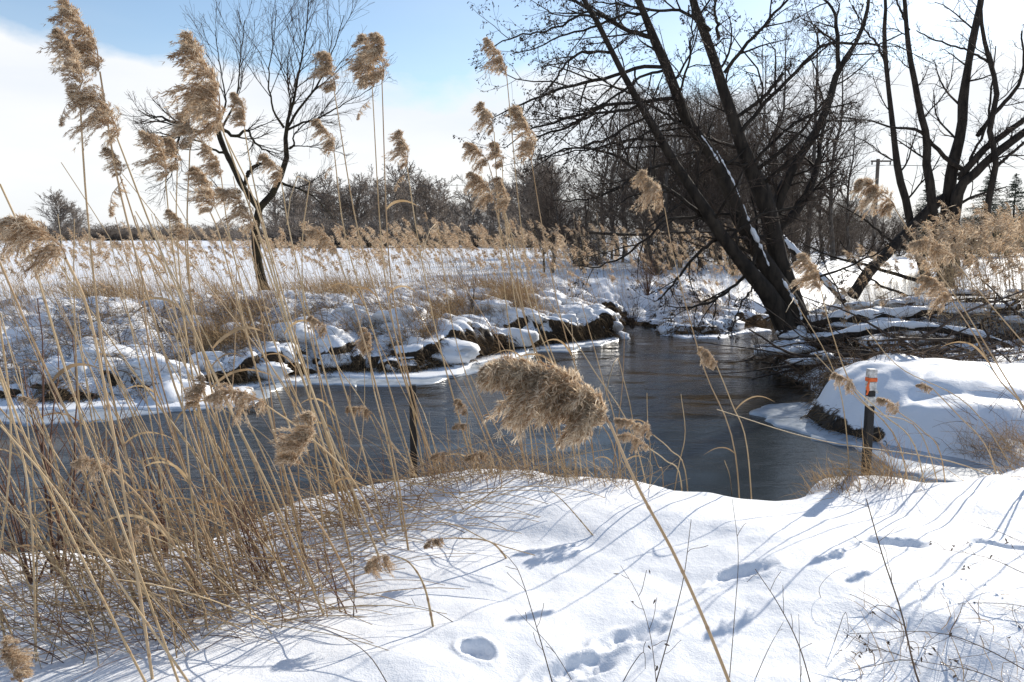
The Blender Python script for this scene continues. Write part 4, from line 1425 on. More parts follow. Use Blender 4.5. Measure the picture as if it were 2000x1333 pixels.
# ------------------------------------------------------------------ reed plumes
def plume_mesh(name, nb=70, ns=14, dens=3, bend=.45, fat=1.0, seed=0, hair=True, wsc=1.0, droop=1.0, dx=1.0, tp=.55, lob=.35):
    """canonical plume: foot at the origin, axis to +Z of length 1, blown towards -X"""
    r_ = np.random.default_rng(seed)
    t_ = np.sort(r_.random(nb)) ** .95
    ax = lambda t: np.stack([-bend * t ** 2.2 + .02 * np.sin(t * 9 + seed), .02 * np.sin(t * 7 + 2 * seed), t * (1 - .12 * bend * t)], -1)
    lobes = 1 + lob * np.sin(t_ * 13 + seed * 1.7)
    prof = (np.minimum(1, (t_ + .12) * 3.2) * (1 - t_) ** tp * .9 + .13) * lobes
    ln = .56 * fat * prof * (.65 + .6 * r_.random(nb))
    az = r_.normal(size=nb) * 1.15 + math.pi
    p0 = ax(t_)
    d0 = np.stack([np.cos(az) * .50, np.sin(az) * .40, .85 + .2 * r_.random(nb)], -1)
    dr = np.stack([(-.45 - .5 * r_.random(nb)) * dx, .35 * r_.normal(size=nb), (-.85 * droop) * (1 - .45 * t_) + .2 * r_.normal(size=nb)], -1)
    K = 7
    P = [p0]
    for k in range(K - 1):
        f = ((k + .5) / (K - 1)) ** .8
        dd = norm(d0 * (1 - f) + dr * f + r_.normal(size=(nb, 3)) * .07)
        P.append(P[-1] + dd * (ln / (K - 1))[:, None])
    P = np.stack(P, 1)
    g = Geo()
    g.tubes(ax(np.linspace(0, 1, 10)), np.linspace(.010, .003, 10), 4, .2)
    g.ribbons(P, np.full(nb, .007 * wsc), .2, side=r_.normal(size=(nb, 3)))
    T = norm(np.gradient(P, axis=1))
    tt = .12 + .88 * r_.random((nb, ns * dens))
    f = tt * (K - 1)
    i = np.minimum(f.astype(int), K - 2)
    fr = (f - i)[..., None]
    mi = np.arange(nb)[:, None]
    q = (P[mi, i] * (1 - fr) + P[mi, i + 1] * fr).reshape(-1, 3)
    tn = T[mi, i].reshape(-1, 3)
    n = len(q)
    q = q + r_.normal(size=(n, 3)) * .012
    d = norm(tn + r_.normal(size=(n, 3)) * .42 + np.array([-.12, 0, -.10]))
    L0 = .050 + .035 * r_.random(n)
    A = np.stack([q, q + d * (L0 * .5)[:, None] + r_.normal(size=(n, 3)) * .003, q + d * L0[:, None]], 1)
    brt = np.repeat(r_.normal(size=nb) * .20, ns * dens)
    shade = np.clip(r_.random(n) + brt + .06, 0, 1)
    g.ribbons(A, (.0105 + .006 * r_.random(n)) * wsc, shade ** 1.8 * .55, side=r_.normal(size=(n, 3)))
    if hair:
        d2 = norm(tn + r_.normal(size=(n, 3)) * .75)
        L1 = .045 + .05 * r_.random(n)
        A = np.stack([q, q + d2 * (L1 * .5)[:, None], q + d2 * L1[:, None] + np.array([0, 0, -.006])], 1)
        g.ribbons(A, (.0040 + .003 * r_.random(n)) * wsc, np.clip(.6 + .4 * r_.random(n) + brt * .6, 0, 1), side=r_.normal(size=(n, 3)))
    th = math.atan2(bend, 1 - .12 * bend)
    c_, s2_ = math.cos(th), math.sin(th)
    k_ = 1 / math.hypot(bend, 1 - .12 * bend)
    g.V = [np.stack([(v[:, 0] * c_ + v[:, 2] * s2_) * k_, v[:, 1] * k_, (-v[:, 0] * s2_ + v[:, 2] * c_) * k_], -1) for v in g.V]
    return g.mesh(name, M_plume, False)


PL = [plume_mesh('plume', 78, 14, 3, b_, f_, 11 + i, droop=dr_) for i, (b_, f_, dr_) in enumerate([(.35, 1.0, 1), (.5, 1.05, 1.2), (.2, .85, .9), (.6, 1.15, 1.2), (.3, .75, .8), (.45, .9, 1.4), (.25, 1.0, 1.3), (.55, .85, .8), (.4, 1.15, 1.1), (.3, .9, 1.5)])]
PL_hero = plume_mesh('plume', 280, 30, 3, .62, 1.25, 31, wsc=.9, droop=.9, dx=1.8, tp=.85, lob=.45)
PL_thin = [plume_mesh('plume', 34, 8, 2, .3, .55, 41 + i, droop=.9) for i in range(2)]
PL_low = [plume_mesh('plume', 34, 6, 2, .35 + .15 * i, .95, 51 + i, wsc=2.2, hair=True) for i in range(4)]


def frame(base, tip, flip=False):
    z = norm(np.asarray(tip, float) - np.asarray(base, float))
    view = norm(np.asarray(base, float) - np.array([0, 0, CAM_Z]))
    x = norm(np.cross(view, z))       # to the right as seen
    if flip:
        x = -x
    y = np.cross(z, x)
    return x, y, z


def add_plume(parent, org, base, tip, mesh, width=1.0, flip=False):
    """plume part on its reed; child of parent whose location is org"""
    L_ = float(np.linalg.norm(np.asarray(tip) - np.asarray(base)))
    width = width * 1.08
    x, y, z = frame(base, tip, flip)
    o = link('plume', mesh, parent)
    m = Matrix(((x[0] * L_ * width, y[0] * L_ * width, z[0] * L_, base[0] - org[0]),
                (x[1] * L_ * width, y[1] * L_ * width, z[1] * L_, base[1] - org[1]),
                (x[2] * L_ * width, y[2] * L_ * width, z[2] * L_, base[2] - org[2]),
                (0, 0, 0, 1)))
    o.matrix_local = m
    return o


def stem_geo(P, r0, r1, K=22, tint=0.0, sides=6):
    """reed culm with slightly swollen nodes"""
    Q = catmull(P, K)
    rad = np.linspace(r0, r1, K)
    g = Geo()
    g.tubes(Q, rad, sides, tint)
    # nodes
    T = norm(np.gradient(Q, axis=0))
    for k in range(2, K - 2, 3):
        c, t_ = Q[k], T[k]
        r = rad[k]
        g.tubes(np.stack([c - t_ * r * 2.5, c - t_ * r * .5, c + t_ * r * 1.5]), [r * 1.02, r * 1.28, r * 1.02], sides, .75)
    return g, Q


def leaf_part(root, Q, k, length, side_dir, w=.014, tint=.2, drop=1.6):
    d = norm(np.array(side_dir, float) + np.array([0, 0, .9]))
    P = curves(Q[k][None], d[None], length, 10, np.array([side_dir[0] * .8, side_dir[1] * .4, -drop]), .05)
    o = link('leaf', Geo().ribbons(P, [w], tint, side=np.array([[.3, 1, .2]])).mesh('leaf', M_leaf), root)
    return o


REEDG = 'tall reeds in the foreground thicket'


def crest_y(px):
    return np.interp(px, [-100, 0, 150, 400, 600, 760, 900, 1300, 1700, 2000], [1090, 1085, 1075, 1045, 1000, 965, 950, 955, 965, 925])


def reed(pts, Dtop, r0, r1, label, plume=None, tipw=1.0, leaves=0, tint=0.0, root_hit=True, flip=False, group=REEDG, Droot=None, Dmid=None, bract=None):
    """pts: pixels from root to the foot of the plume; plume=(mesh,(tip px, py), dD)"""
    if root_hit:
        rt = hit(pts[0][0], pts[0][1])[0]
        if pts[0][0] > 700 and pts[0][1] < 1015 and len(pts) > 3:
            D_ = random.uniform(5.15, 5.6)
            x_ = (pts[0][0] - 1000) / FPX * D_
            rt = np.array([x_, D_, max(gz(x_, D_), -.92)])
            pts = [(pts[0][0], crest_y(pts[0][0]))] + list(pts[1:])
            Dtop = max(Dtop, D_ - .8)
    else:
        rt = at(pts[0][0], pts[0][1], Droot)
    D0 = rt[1]
    n = len(pts)
    P = [rt - np.array([0, 0, .05])]
    for k in range(1, n):
        f = (k / (n - 1)) ** .8
        P.append(at(pts[k][0], pts[k][1], D0 + (Dtop - D0) * f))
    P = np.array(P)
    org = rt.copy()
    root = link('reed', None, loc=org)
    tag(root, label, 'reed', group)
    g, Q = stem_geo(local(P, org), r0, r1, tint=tint)
    link('stem', g.mesh('stem', M_straw), root)
    if plume:
        m_, tp, dD = plume
        tip = at(tp[0], tp[1], Dtop + dD)
        add_plume(root, org, P[-1], tip, m_, tipw, flip)
    if bract:
        b0 = at(bract[0], bract[1], Dtop)
        b1 = at(bract[2], bract[3], Dtop)
        add_plume(root, org, b0, b1, PL_thin[0], 1.0, flip)
    for k in range(leaves):
        kk = random.randint(6, 18)
        leaf_part(root, Q, kk, random.uniform(.18, .38), (random.choice((-1, -1, 1)) * random.uniform(.4, 1), random.uniform(-.5, .5), 0), random.uniform(.009, .016), random.random() * .6)
    return root


RD = [
    # root, ..., plume foot | tip | depth | mesh | width | label | extras
    ([(470, 1165), (415, 960), (330, 720), (238, 390), (195, 140)], (128, 8), 3.0, 0, 1.0, 'tallest reed whose big brown plume reaches the top edge of the sky', {}),
    ([(318, 1130), (270, 980), (205, 700), (172, 430), (155, 182)], (108, 60), 2.9, 1, .95, 'reed with a plume half hidden behind the tallest one', {'bract': (155, 185, 116, 243)}),
    ([(640, 1200), (540, 985), (430, 760), (310, 480), (228, 268)], (150, 185), 2.9, 3, 1.35, 'reed with a long dark plume hanging under the tallest pair', {}),
    ([(600, 1150), (520, 960), (400, 690), (290, 500), (235, 345)], (203, 290), 3.1, 1, 1.3, 'reed with a ragged plume below the long dark hanging one', {'bract': (240, 350, 214, 420)}),
    ([(745, 1090), (690, 960), (600, 740), (507, 462), (430, 240)], (368, 75), 3.3, 0, .95, 'reed with a tall pointed plume in front of the broken willow stem', {}),
    ([(720, 1060), (650, 880), (560, 620), (500, 400), (437, 262)], (375, 185), 3.4, 3, 1.1, 'reed with a wide shaggy plume just under the pointed one', {}),
    ([(690, 1030), (640, 860), (560, 600), (504, 395), (477, 252)], (460, 186), 3.9, 4, 1.2, 'reed with a slim upright plume right of the shaggy plumes', {}),
    ([(478, 1090), (440, 950), (385, 700), (366, 465), (371, 292)], (358, 225), 3.8, 2, 1.3, 'reed with a small round plume left of the broken willow stem', {}),
    ([(430, 1080), (410, 940), (370, 700), (335, 465), (323, 350)], (282, 262), 3.9, 3, 1.05, 'reed with the left plume of the fluffy twin pair', {}),
    ([(450, 1090), (420, 930), (370, 700), (346, 465), (346, 335)], (332, 272), 4.0, 2, 1.2, 'reed with the right plume of the fluffy twin pair', {}),
    ([(650, 1050), (590, 900), (500, 650), (450, 470), (432, 345)], (400, 285), 4.1, 0, 1.1, 'reed with a light plume in front of the willow fork', {}),
    ([(600, 1090), (550, 900), (480, 650), (430, 465), (412, 418)], (375, 330), 3.5, 1, 1.2, 'reed with a pale drooping plume just above the horizon', {}),
    ([(690, 1100), (640, 900), (560, 640), (512, 500), (492, 450)], (432, 372), 3.3, 3, 1.1, 'reed with a broad feathery plume in front of the willow trunk', {}),
    ([(470, 1100), (440, 900), (400, 700), (370, 560), (362, 470)], (326, 412), 3.6, 1, 1.0, 'reed with a reddish brown plume at field level', {}),
    ([(700, 1010), (660, 830), (600, 600), (565, 450), (550, 358)], (515, 308), 4.2, 1, 1.15, 'reed with a plume touching the bent willow branch', {}),
    ([(880, 1010), (830, 860), (760, 650), (700, 455), (653, 180)], (634, 105), 3.9, 2, 1.35, 'lone reed with an upright oval plume against blue sky', {}),
    ([(830, 1000), (790, 860), (730, 650), (675, 465), (653, 300)], (618, 240), 4.0, 1, 1.05, 'reed with a plume and a loose tuft below the oval plume', {'bract': (648, 322, 634, 348)}),
    ([(850, 990), (810, 820), (765, 620), (744, 465), (727, 170)], (712, 72), 3.9, 4, 1.25, 'left reed of the close pair with straight stems', {'bract': (722, 195, 697, 232)}),
    ([(860, 1000), (820, 830), (775, 620), (757, 465), (746, 158)], (737, 70), 3.8, 2, 1.25, 'right reed of the close pair with straight stems', {}),
    ([(930, 985), (900, 830), (850, 640), (816, 465), (795, 326)], (781, 258), 4.2, 0, 1.05, 'reed with a small dark cone-shaped plume right of the close pair', {'bract': (790, 340, 770, 372)}),
    ([(1150, 975), (1110, 800), (1060, 640), (1021, 465), (989, 142)], (950, 78), 4.0, 0, .95, 'reed with the highest plume at the left tips of the alder', {}),
    ([(1060, 965), (1030, 800), (995, 640), (977, 465), (965, 258)], (940, 202), 4.3, 0, 1.15, 'reed with a narrow plume below the highest alder-side plume', {}),
    ([(1190, 965), (1150, 820), (1100, 640), (1063, 465), (1038, 315)], (1008, 218), 3.8, 1, .95, 'reed with a long silvery plume in front of the alder boughs', {}),
    ([(1110, 965), (1080, 820), (1030, 640), (996, 465), (956, 328)], (912, 281), 4.1, 3, 1.0, 'reed with a plume blown sideways left of the silvery one', {}),
    ([(1090, 965), (1060, 820), (1015, 640), (990, 465), (981, 328)], (965, 280), 4.4, 2, 1.35, 'reed with a small plume between the sideways and silvery plumes', {}),
    ([(1130, 968), (1090, 820), (1030, 640), (985, 480), (967, 400)], (920, 340), 3.9, 3, 1.0, 'reed with a wide plume just above the tops of the far wood', {}),
    ([(1160, 968), (1120, 820), (1050, 640), (1005, 480), (987, 416)], (972, 352), 3.8, 1, 1.05, 'reed with the lowest plume of the cluster before the alder', {}),
    ([(1475, 975), (1435, 880), (1375, 720), (1320, 520), (1298, 406)], (1255, 337), 4.3, 0, 1.1, 'single slender reed with a golden plume before the alder stems', {}),
    ([(1830, 960), (1760, 880), (1670, 765), (1625, 650), (1602, 562)], (1566, 498), 4.4, 0, 1.2, 'reed with a shaggy golden plume at the foot of the alder', {}),
    ([(2120, 950), (1990, 780), (1880, 600), (1795, 480), (1748, 408)], (1682, 355), 4.4, 2, 1.5, 'reed with a dark plume below the utility pole', {}),
    ([(2180, 960), (2060, 740), (1990, 660), (1930, 590), (1862, 508)], (1784, 476), 4.2, 3, 1.05, 'reed with a broad tilted plume above the distant pool', {}),
    ([(2080, 935), (2000, 800), (1950, 740), (1900, 650), (1862, 592)], (1803, 542), 4.3, 3, 1.05, 'reed with a curled plume just below the tilted one', {}),
    ([(1530, 1600), (1425, 1335), (1330, 1110), (1245, 950), (1190, 825)], (962, 728), 1.62, 'hero', 1.0, 'nearest reed with a very large golden plume hanging over the river', {}),
    ([(1370, 1010), (1340, 930), (1310, 880), (1276, 850)], (1200, 822), 3.4, 1, .8, 'reed with a brown plume just right of the very large one', {}),
    ([(1350, 1010), (1330, 940), (1300, 900), (1268, 876)], (1208, 852), 3.5, 3, .8, 'reed with a small round plume under the brown one by the large plume', {}),
    ([(300, 1330), (250, 1010), (205, 760), (170, 600), (128, 505)], (18, 430), 1.9, 3, 1.15, 'near reed with a huge feathery plume at the left edge', {}),
    ([(800, 1080), (770, 900), (720, 700), (680, 560), (657, 492)], (602, 452), 3.8, 3, 1.1, 'reed with a brown plume hanging at the level of the snowfield', {}),
    ([(700, 1150), (640, 1050), (590, 980), (563, 912)], (608, 815), 2.7, 4, 1.2, 'reed with an upright pale plume low over the river', {}),
    ([(760, 1060), (690, 940), (600, 850), (520, 792)], (412, 775), 2.8, 3, 1.0, 'reed with a flat brown plume lying across the ice edge', {}),
    ([(480, 1010), (440, 900), (400, 840), (378, 800)], (396, 738), 3.3, 4, 1.2, 'reed with a short pale plume left of the flat brown one', {}),
    ([(440, 1210), (350, 1080), (280, 980), (218, 918)], (145, 905), 2.6, 3, 1.0, 'reed with a grey plume hanging over the water on the left', {}),
    ([(190, 1130), (130, 980), (100, 870), (72, 795)], (38, 778), 3.0, 1, 1.1, 'reed with a small plume by the left snow clumps', {}),
    ([(380, 1220), (330, 1140), (300, 1080), (288, 1025)], (240, 1048), 2.8, 2, 1.2, 'reed with a limp plume low over the left water edge', {}),
    ([(850, 1230), (830, 1150), (800, 1100), (765, 1085)], (715, 1110), 3.2, 3, 1.2, 'broken reed whose plume hangs just above the snow', {}),
    ([(1010, 985), (985, 940), (965, 910), (955, 890)], (912, 895), 4.4, 1, 1.1, 'reed with a plume drooping behind the crest of the near bank', {}),
    ([(900, 990), (885, 940), (880, 905), (872, 885)], (842, 895), 4.5, 3, 1.1, 'reed with a little plume right of the plain black post', {}),
    ([(960, 985), (935, 920), (920, 870), (915, 830)], (885, 835), 4.3, 4, 1.2, 'reed with a tiny plume over the dark middle of the river', {}),
    ([(950, 985), (925, 900), (912, 850), (913, 808)], (893, 782), 4.5, 2, 1.4, 'reed with a round plume high over the dark middle of the river', {}),
    ([(870, 1010), (810, 930), (760, 860), (728, 808)], (680, 800), 4.1, 1, 1.1, 'reed with a small plume left of the plain black post', {}),
    ([(1500, 975), (1460, 880), (1430, 790), (1400, 715)], (1368, 680), 4.5, 4, 1.2, 'reed with a sparse plume over the sunny reach of the river', {}),
    ([(1860, 975), (1790, 880), (1725, 810), (1672, 762)], (1628, 733), 4.3, 1, 1.0, 'reed with a plume beside the orange tape of the post', {}),
    ([(1900, 985), (1840, 900), (1800, 840), (1756, 806)], (1712, 780), 4.4, 1, .9, 'reed with a plume just right of the white bands of the post', {}),
    ([(2000, 960), (1930, 880), (1870, 810), (1822, 760)], (1792, 752), 4.5, 4, 1.1, 'reed with a thin plume on the crest of the mound', {}),
    ([(790, 1040), (760, 880), (730, 760), (722, 690)], (712, 643), 4.1, 4, 1.4, 'reed with a compact plume in front of the far snow cushions', {}),
    ([(760, 1050), (700, 850), (660, 720), (640, 655)], (606, 622), 4.0, 1, 1.1, 'reed with a brown plume left of the compact one', {}),
    ([(120, 1420), (90, 1380), (60, 1350), (40, 1330)], (8, 1250), 1.7, 4, 1.2, 'dark frayed plume of a fallen reed in the bottom left corner', {'flip': True}),
    ([(1000, 1090), (960, 1060), (900, 1052), (868, 1052)], (830, 1066), 3.7, 4, 1.2, 'small broken plume lying on the near snow', {}),
    ([(280, 1200), (170, 900), (80, 700), (20, 560), (-15, 480)], (-60, 440), 2.2, 3, 1.2, 'near reed whose plume is cut by the left edge', {}),
]
for k, (pts, tip, Dt, mi, wd, lab, ex) in enumerate(RD):
    m_ = PL_hero if mi == 'hero' else PL[{0: (0, 6), 1: (1, 7), 2: (2, 2), 3: (3, 8), 4: (4, 9), 5: (5, 5)}[mi][k % 2]]
    near_f = 1.0 if mi != 'hero' else .95
    reed(pts, Dt, .0056 * near_f, .0030, lab, (m_, tip, random.uniform(-.03, .03)), wd, leaves=random.choice((0, 0, 1)) if mi != 'hero' else 0,
         tint=random.random() ** 1.5 * .6, **ex)



stalk_labels = {
    0: 'leaning bare reed stalk of the left thicket, straw coloured',
    1: 'short broken reed stalk in the low left thicket',
    2: 'bare reed stalk growing on the crest of the near bank',
}
tops = []
for i in range(122):
    u = random.random()
    if i < 98:
        px = random.triangular(-120, 900, 420)
        py = crest_y(px) + random.uniform(5, 190) * (1 if px < 650 else .35)
        hgt = random.uniform(330, 760)
        sl = random.gauss(.42, .21)
        kind = 0
        if random.random() < .25:
            hgt *= .45
            kind = 1
    else:
        px = random.uniform(820, 1320)
        py = crest_y(px) + random.uniform(0, 22)
        hgt = random.uniform(90, 420)
        sl = random.gauss(.30, .25)
        kind = 2
    cv = random.uniform(-.12, .12)
    pts = [(px - hgt * f * sl - cv * hgt * f * (1 - f), py - hgt * f) for f in (0, .3, .6, .85, 1)]
    rt = hit(px, py)[0]
    Dt = rt[1] + random.uniform(-.35, .45)
    mx_ = pts[2][0]
    zone = ('beyond the twiggy shrubs at the left edge' if mx_ < 60 else 'by the twiggy shrubs on the left' if mx_ < 190 else 'under the tallest brown plume' if mx_ < 320 else
            'before the broken willow stem' if mx_ < 440 else 'before the willow trunk' if mx_ < 560 else 'right of the willow trunk' if mx_ < 690 else
            'left of the plain black post' if mx_ < 800 else 'right of the plain black post' if mx_ < 930 else 'left of the very large plume' if mx_ < 1060 else 'under the very large plume' if mx_ < 1200 else 'right of the very large plume')
    lab_ = '%s %s bare stalk %s' % ('short' if hgt < 260 else 'medium' if hgt < 450 else 'tall' if hgt < 600 else 'very tall', 'upright' if sl < .22 else 'leaning' if sl < .42 else 'steeply leaning', zone)
    rd = reed(pts, max(1.2, Dt) if kind < 2 else 5.1, random.uniform(.0032, .0056), .0022, lab_, None, leaves=random.choice((0, 0, 0, 1)), tint=random.random() ** 1.3 * .8,
              group='bare reed stalks of the near bank')

# bent-over stalks
for (pts, lab, D) in [
    ([(640, 1120), (600, 700), (590, 480), (605, 352), (590, 340), (572, 360), (560, 440)], 'stalk with a hooked dry leaf right of the willow', 3.4),
    ([(1000, 1000), (900, 700), (865, 520), (856, 450), (845, 440), (832, 470), (825, 500)], 'stalk bent over like a hook before the snowy field', 4.0),
    ([(470, 1085), (700, 1045), (860, 1020), (960, 1060), (1045, 1085)], 'long fallen reed stalk lying across the near snow', 3.6),
    ([(560, 860), (760, 985), (840, 1018), (935, 1023)], 'fallen reed stalk pointing right over the near snow', 4.0),
    ([(1260, 1000), (1240, 860), (1215, 730), (1205, 700), (1190, 740), (1170, 850)], 'kinked reed stalk beside the very large plume', 4.2),
    ([(1690, 990), (1640, 760), (1560, 600), (1548, 588), (1535, 610)], 'snapped reed stalk with a bent tip before the alder foot', 4.4),
    ([(1175, 1055), (1110, 990), (1070, 952)], 'broken stalk slanting out of the near snow', 4.3),
    ([(1305, 995), (1322, 930), (1338, 850), (1330, 770)], 'upright withered leaf stalk at the middle of the near crest', 4.9),
    ([(1430, 965), (1425, 930), (1415, 900)], 'short upright stub on the near crest', 5.0),
    ([(2050, 900), (1900, 800), (1760, 720), (1690, 640)], 'dry stalk leaning over the mound', 4.6),
    ([(2030, 950), (1850, 900), (1600, 860), (1400, 800)], 'long stalk lying almost flat over the icy bay', 4.8),
    ([(1900, 960), (1800, 850), (1700, 800), (1590, 690)], 'thin stalk crossing in front of the marker post', 4.7),
    ([(-30, 1250), (20, 900), (-5, 600), (-40, 350)], 'thick near reed stalk along the left edge', 1.7),
    ([(70, 1290), (60, 1000), (20, 800), (-40, 640)], 'thick near reed stalk crossing the left edge', 1.7),
    ([(330, 1400), (180, 1130), (60, 880), (-30, 640)], 'long near stalk leaning out past the left edge', 1.8),
    ([(440, 1420), (240, 1150), (110, 960), (0, 830)], 'long near stalk low across the left corner', 1.8),
    ([(380, 1400), (250, 1060), (140, 760), (60, 500), (0, 360)], 'long near stalk rising through the left thicket', 2.0),
]:
    reed(pts, D, .0042, .0022, lab, None, leaves=0, tint=.2, group='bent and fallen reed stalks')

# ------------------------------------------------------------------ distant reeds: individuals share a few meshes
def far_reed_mesh(seed):
    r_ = np.random.default_rng(seed)
    lean = -.12 - .2 * r_.random()
    P = np.array([[0, 0, -.1], [lean * .3, 0, .5], [lean * .7, .02, 1.1], [lean * 1.3, .03, 1.7]])
    Q = catmull(P, 8)
    g = Geo()
    g.tubes(Q, np.linspace(.0045, .003, 8), 4, .1)
    lv = curves(Q[[3, 5]], np.array([[-.5, 0, .6], [.5, .1, .6]]), .3, 6, np.array([0, 0, -1.6]))
    g.ribbons(lv, [.014, .014], .5)
    return g.mesh('stem', M_straw), Q[-1]


FR = [far_reed_mesh(100 + i) for i in range(5)]


def far_reed(x, y, s, label, group, i):
    z = gz(x, y)
    root = link('reed', None, loc=(x, y, z))
    root.scale = (s, s, s)
    root.rotation_euler = (0, 0, random.uniform(-.5, .5))
    pxx = 1000 + x / y * FPX
    hh = 'short' if s < .62 else 'middling' if s < .85 else 'tall'
    tag(root, hh + ' ' + label + (', at the pool side' if group[:5] == 'dense' and pxx < 1930 else ', near the right edge' if group[:5] == 'dense' else ', ' + where(pxx) if pxx < 1100 else ', left of the alder foot' if pxx < 1480 else ', beyond the alder foot'), 'reed', group)
    sm, top = FR[i % 5]
    link('stem', sm, root)
    p = link('plume', PL_low[i % 4], root)
    p.location = top
    L_ = random.uniform(.22, .32) / s * min(1, s * 1.1)
    p.scale = (L_ * .9, L_ * .9, L_)
    p.rotation_euler = (0, random.uniform(-.7, .0), random.uniform(-.5, .5))
    return root


nfr = 0
P = scatter_far(70, -9, 7, 13, 25, .5)
for i, p in enumerate(P):
    far_reed(p[0], p[1], random.uniform(.45, .95), 'reed with a fluffy head behind the far bank', 'small reeds behind the far bank', i)
P = scatter_far(26, -2, 9, 20, 30, .6)
for i, p in enumerate(P):
    far_reed(p[0], p[1], random.uniform(.85, 1.25), 'pale reed before the dark wood', 'reeds in front of the dark wood', i)
for i in range(38):
    D = random.uniform(14, 22)
    px = random.uniform(1865, 2120)
    x = (px - 1000) / FPX * D
    far_reed(x, D, random.uniform(.8, 1.15), 'pale fluffy reed of the dense right bank bed', 'dense reed bed on the right bank', i)


def reed_mass(P, s0, s1, g, gp):
    n = len(P)
    s = s0 + (s1 - s0) * rng.random(n)
    d = np.array([-.16, 0, 1.]) + rng.normal(size=(n, 3)) * .10
    Q = curves(P, d, 1.65 * s, 5, np.array([-.35, 0, 0]) + rng.normal(size=(n, 3)) * .15)
    g.tubes(Q, (.0042 * np.ones(n))[:, None] * np.linspace(1, .6, 5), 3, rng.random(n) * .6)
    lf, _ = grow(Q, np.full((n, 5), .01), 2, .22, .8, 5, -.25, .1, .3, .9, .6)
    g.ribbons(lf, np.full(len(lf), .013), rng.random(len(lf)) * .7)
    tip = Q[:, -1]
    m = 42
    t_ = rng.random((n, m))
    ax = norm(Q[:, -1] - Q[:, -2])
    q = tip[:, None] + (ax[:, None] * t_[..., None] + np.array([-.5, 0, -.1]) * t_[..., None] ** 2) * .22 * s[:, None, None]
    q = q.reshape(-1, 3) + rng.normal(size=(n * m, 3)) * .012
    dd = np.array([-.6, 0, -.25]) + rng.normal(size=(n * m, 3)) * .45
    ln = (.14 * (1.1 - t_) * s[:, None]).ravel() + .02
    gp.ribbons(curves(q, dd, ln, 3, np.array([-.2, 0, -.3])), np.full(n * m, .017), .65 * rng.random(n * m))


g, gp = Geo(), Geo()
reed_mass(scatter_far(640, -14, 9, 14, 27, .4), .4, .95, g, gp)
reed_mass(scatter_far(380, -5, 12, 19, 31, .5), .6, 1.12, g, gp)
reed_mass(scatter_far(200, -30, -10, 18, 40, .5), .6, 1.1, g, gp)
reed_mass(scatter_far(420, -22, 3, 20, 42, .5), .45, .85, g, gp)
D = 14 + 11 * rng.random(420)
px = 1850 + 340 * rng.random(420)
x = (px - 1000) / FPX * D
reed_mass(np.stack([x, D, H(x, D)], -1), .75, 1.25, g, gp)
stuff('reed_bed', g, M_straw, 'dense bed of straw coloured reed stems behind the banks')
stuff('reed_bed_plumes', gp, M_plume, 'mass of small fluffy reed heads over the reed beds')

# ------------------------------------------------------------------ near thicket: dead stems, twigs, grass
g = Geo()
n = 430
px = rng.triangular(-120, 250, 1000, n)
py = crest_y(px) + rng.uniform(-6, 230, n) * np.where(px < 650, 1, .4)
P = hit(px, py)
d = rng.normal(size=(n, 3)) * np.array([.75, .5, .3]) + np.array([-.35, 0, .75])
ln = .18 + .5 * rng.random(n) ** 1.5
g.tubes(curves(P, d, ln, 7, np.array([-.1, 0, -.6]), .07), (.0011 + .0014 * rng.random(n))[:, None] * np.linspace(1, .5, 7), 4, rng.random(n))
stuff('thicket_twigs', g, M_redtwig, 'tangle of thin reddish brown twigs at the foot of the reeds')
g = Geo()
n = 240
px = rng.triangular(-120, 200, 950, n)
py = crest_y(px) + rng.uniform(-10, 240, n) * np.where(px < 650, 1, .3)
P = hit(px, py)
d = rng.normal(size=(n, 3)) * np.array([.5, .4, .2]) + np.array([-.5, 0, .9])
ln = .25 + .7 * rng.random(n)
g.tubes(curves(P, d, ln, 7, np.array([-.35, 0, -.2]), .04), (.0016 + .0016 * rng.random(n))[:, None] * np.linspace(1, .5, 7), 4, rng.random(n) * .8)
n = 230
px = rng.triangular(-100, 560, 960, n)
py = crest_y(px) + rng.uniform(-5, 220, n) * np.where(px < 650, 1, .45)
P = hit(px, py)
P[:, 2] += .10 * rng.random(n)
d = np.stack([rng.choice([-1, 1], n, p=[.4, .6]) * (.6 + .5 * rng.random(n)), -.5 + .8 * rng.random(n), .05 + .5 * rng.random(n)], -1)
g.tubes(curves(P, d, .3 + .7 * rng.random(n), 7, np.array([0, 0, -.45]), .03), (.0018 + .0016 * rng.random(n))[:, None] * np.linspace(1, .6, 7), 4, rng.random(n) * .9)
n = 300
px = rng.uniform(800, 1330, n)
py = crest_y(px) + rng.uniform(-8, 10, n)
P = hit(px, py)
P[:, 1] += .0 + .4 * rng.random(n)
P[:, 2] = H(P[:, 0], P[:, 1])
d = rng.normal(size=(n, 3)) * np.array([.8, .4, .3]) + np.array([-.2, 0, .9])
g.tubes(curves(P, d, .12 + .35 * rng.random(n), 6, np.array([-.1, 0, -.5]), .06), (.0012 + .0014 * rng.random(n))[:, None] * np.linspace(1, .4, 6), 4, rng.random(n) * .8)
stuff('dry_stems', g, M_straw, 'thin straw stems crowding the edge of the near bank')
g = Geo()
for (a, b_, c, dn, hh) in ((-150, 900, -25, 380, .2), (840, 1330, -12, 520, .26), (1540, 1690, -8, 420, .24), (1715, 2200, -30, 1900, .42)):
    px = rng.uniform(a, b_, dn)
    py = crest_y(px) + rng.uniform(c, 8, dn)
    P = hit(px, py)
    if a > 800:
        P[:, 1] += -.05 + .45 * rng.random(len(P))
        P[:, 2] = H(P[:, 0], P[:, 1])
    P = P[(P[:, 1] < 9) & (P[:, 2] > -.88)]
    blades(g, P, hh, 5, (-.3, 0, 0), .7, 1.1, .0035)
stuff('bank_grass', g, M_grass, 'dry golden grass along the edge of the near bank')
g = Geo()
n = 420
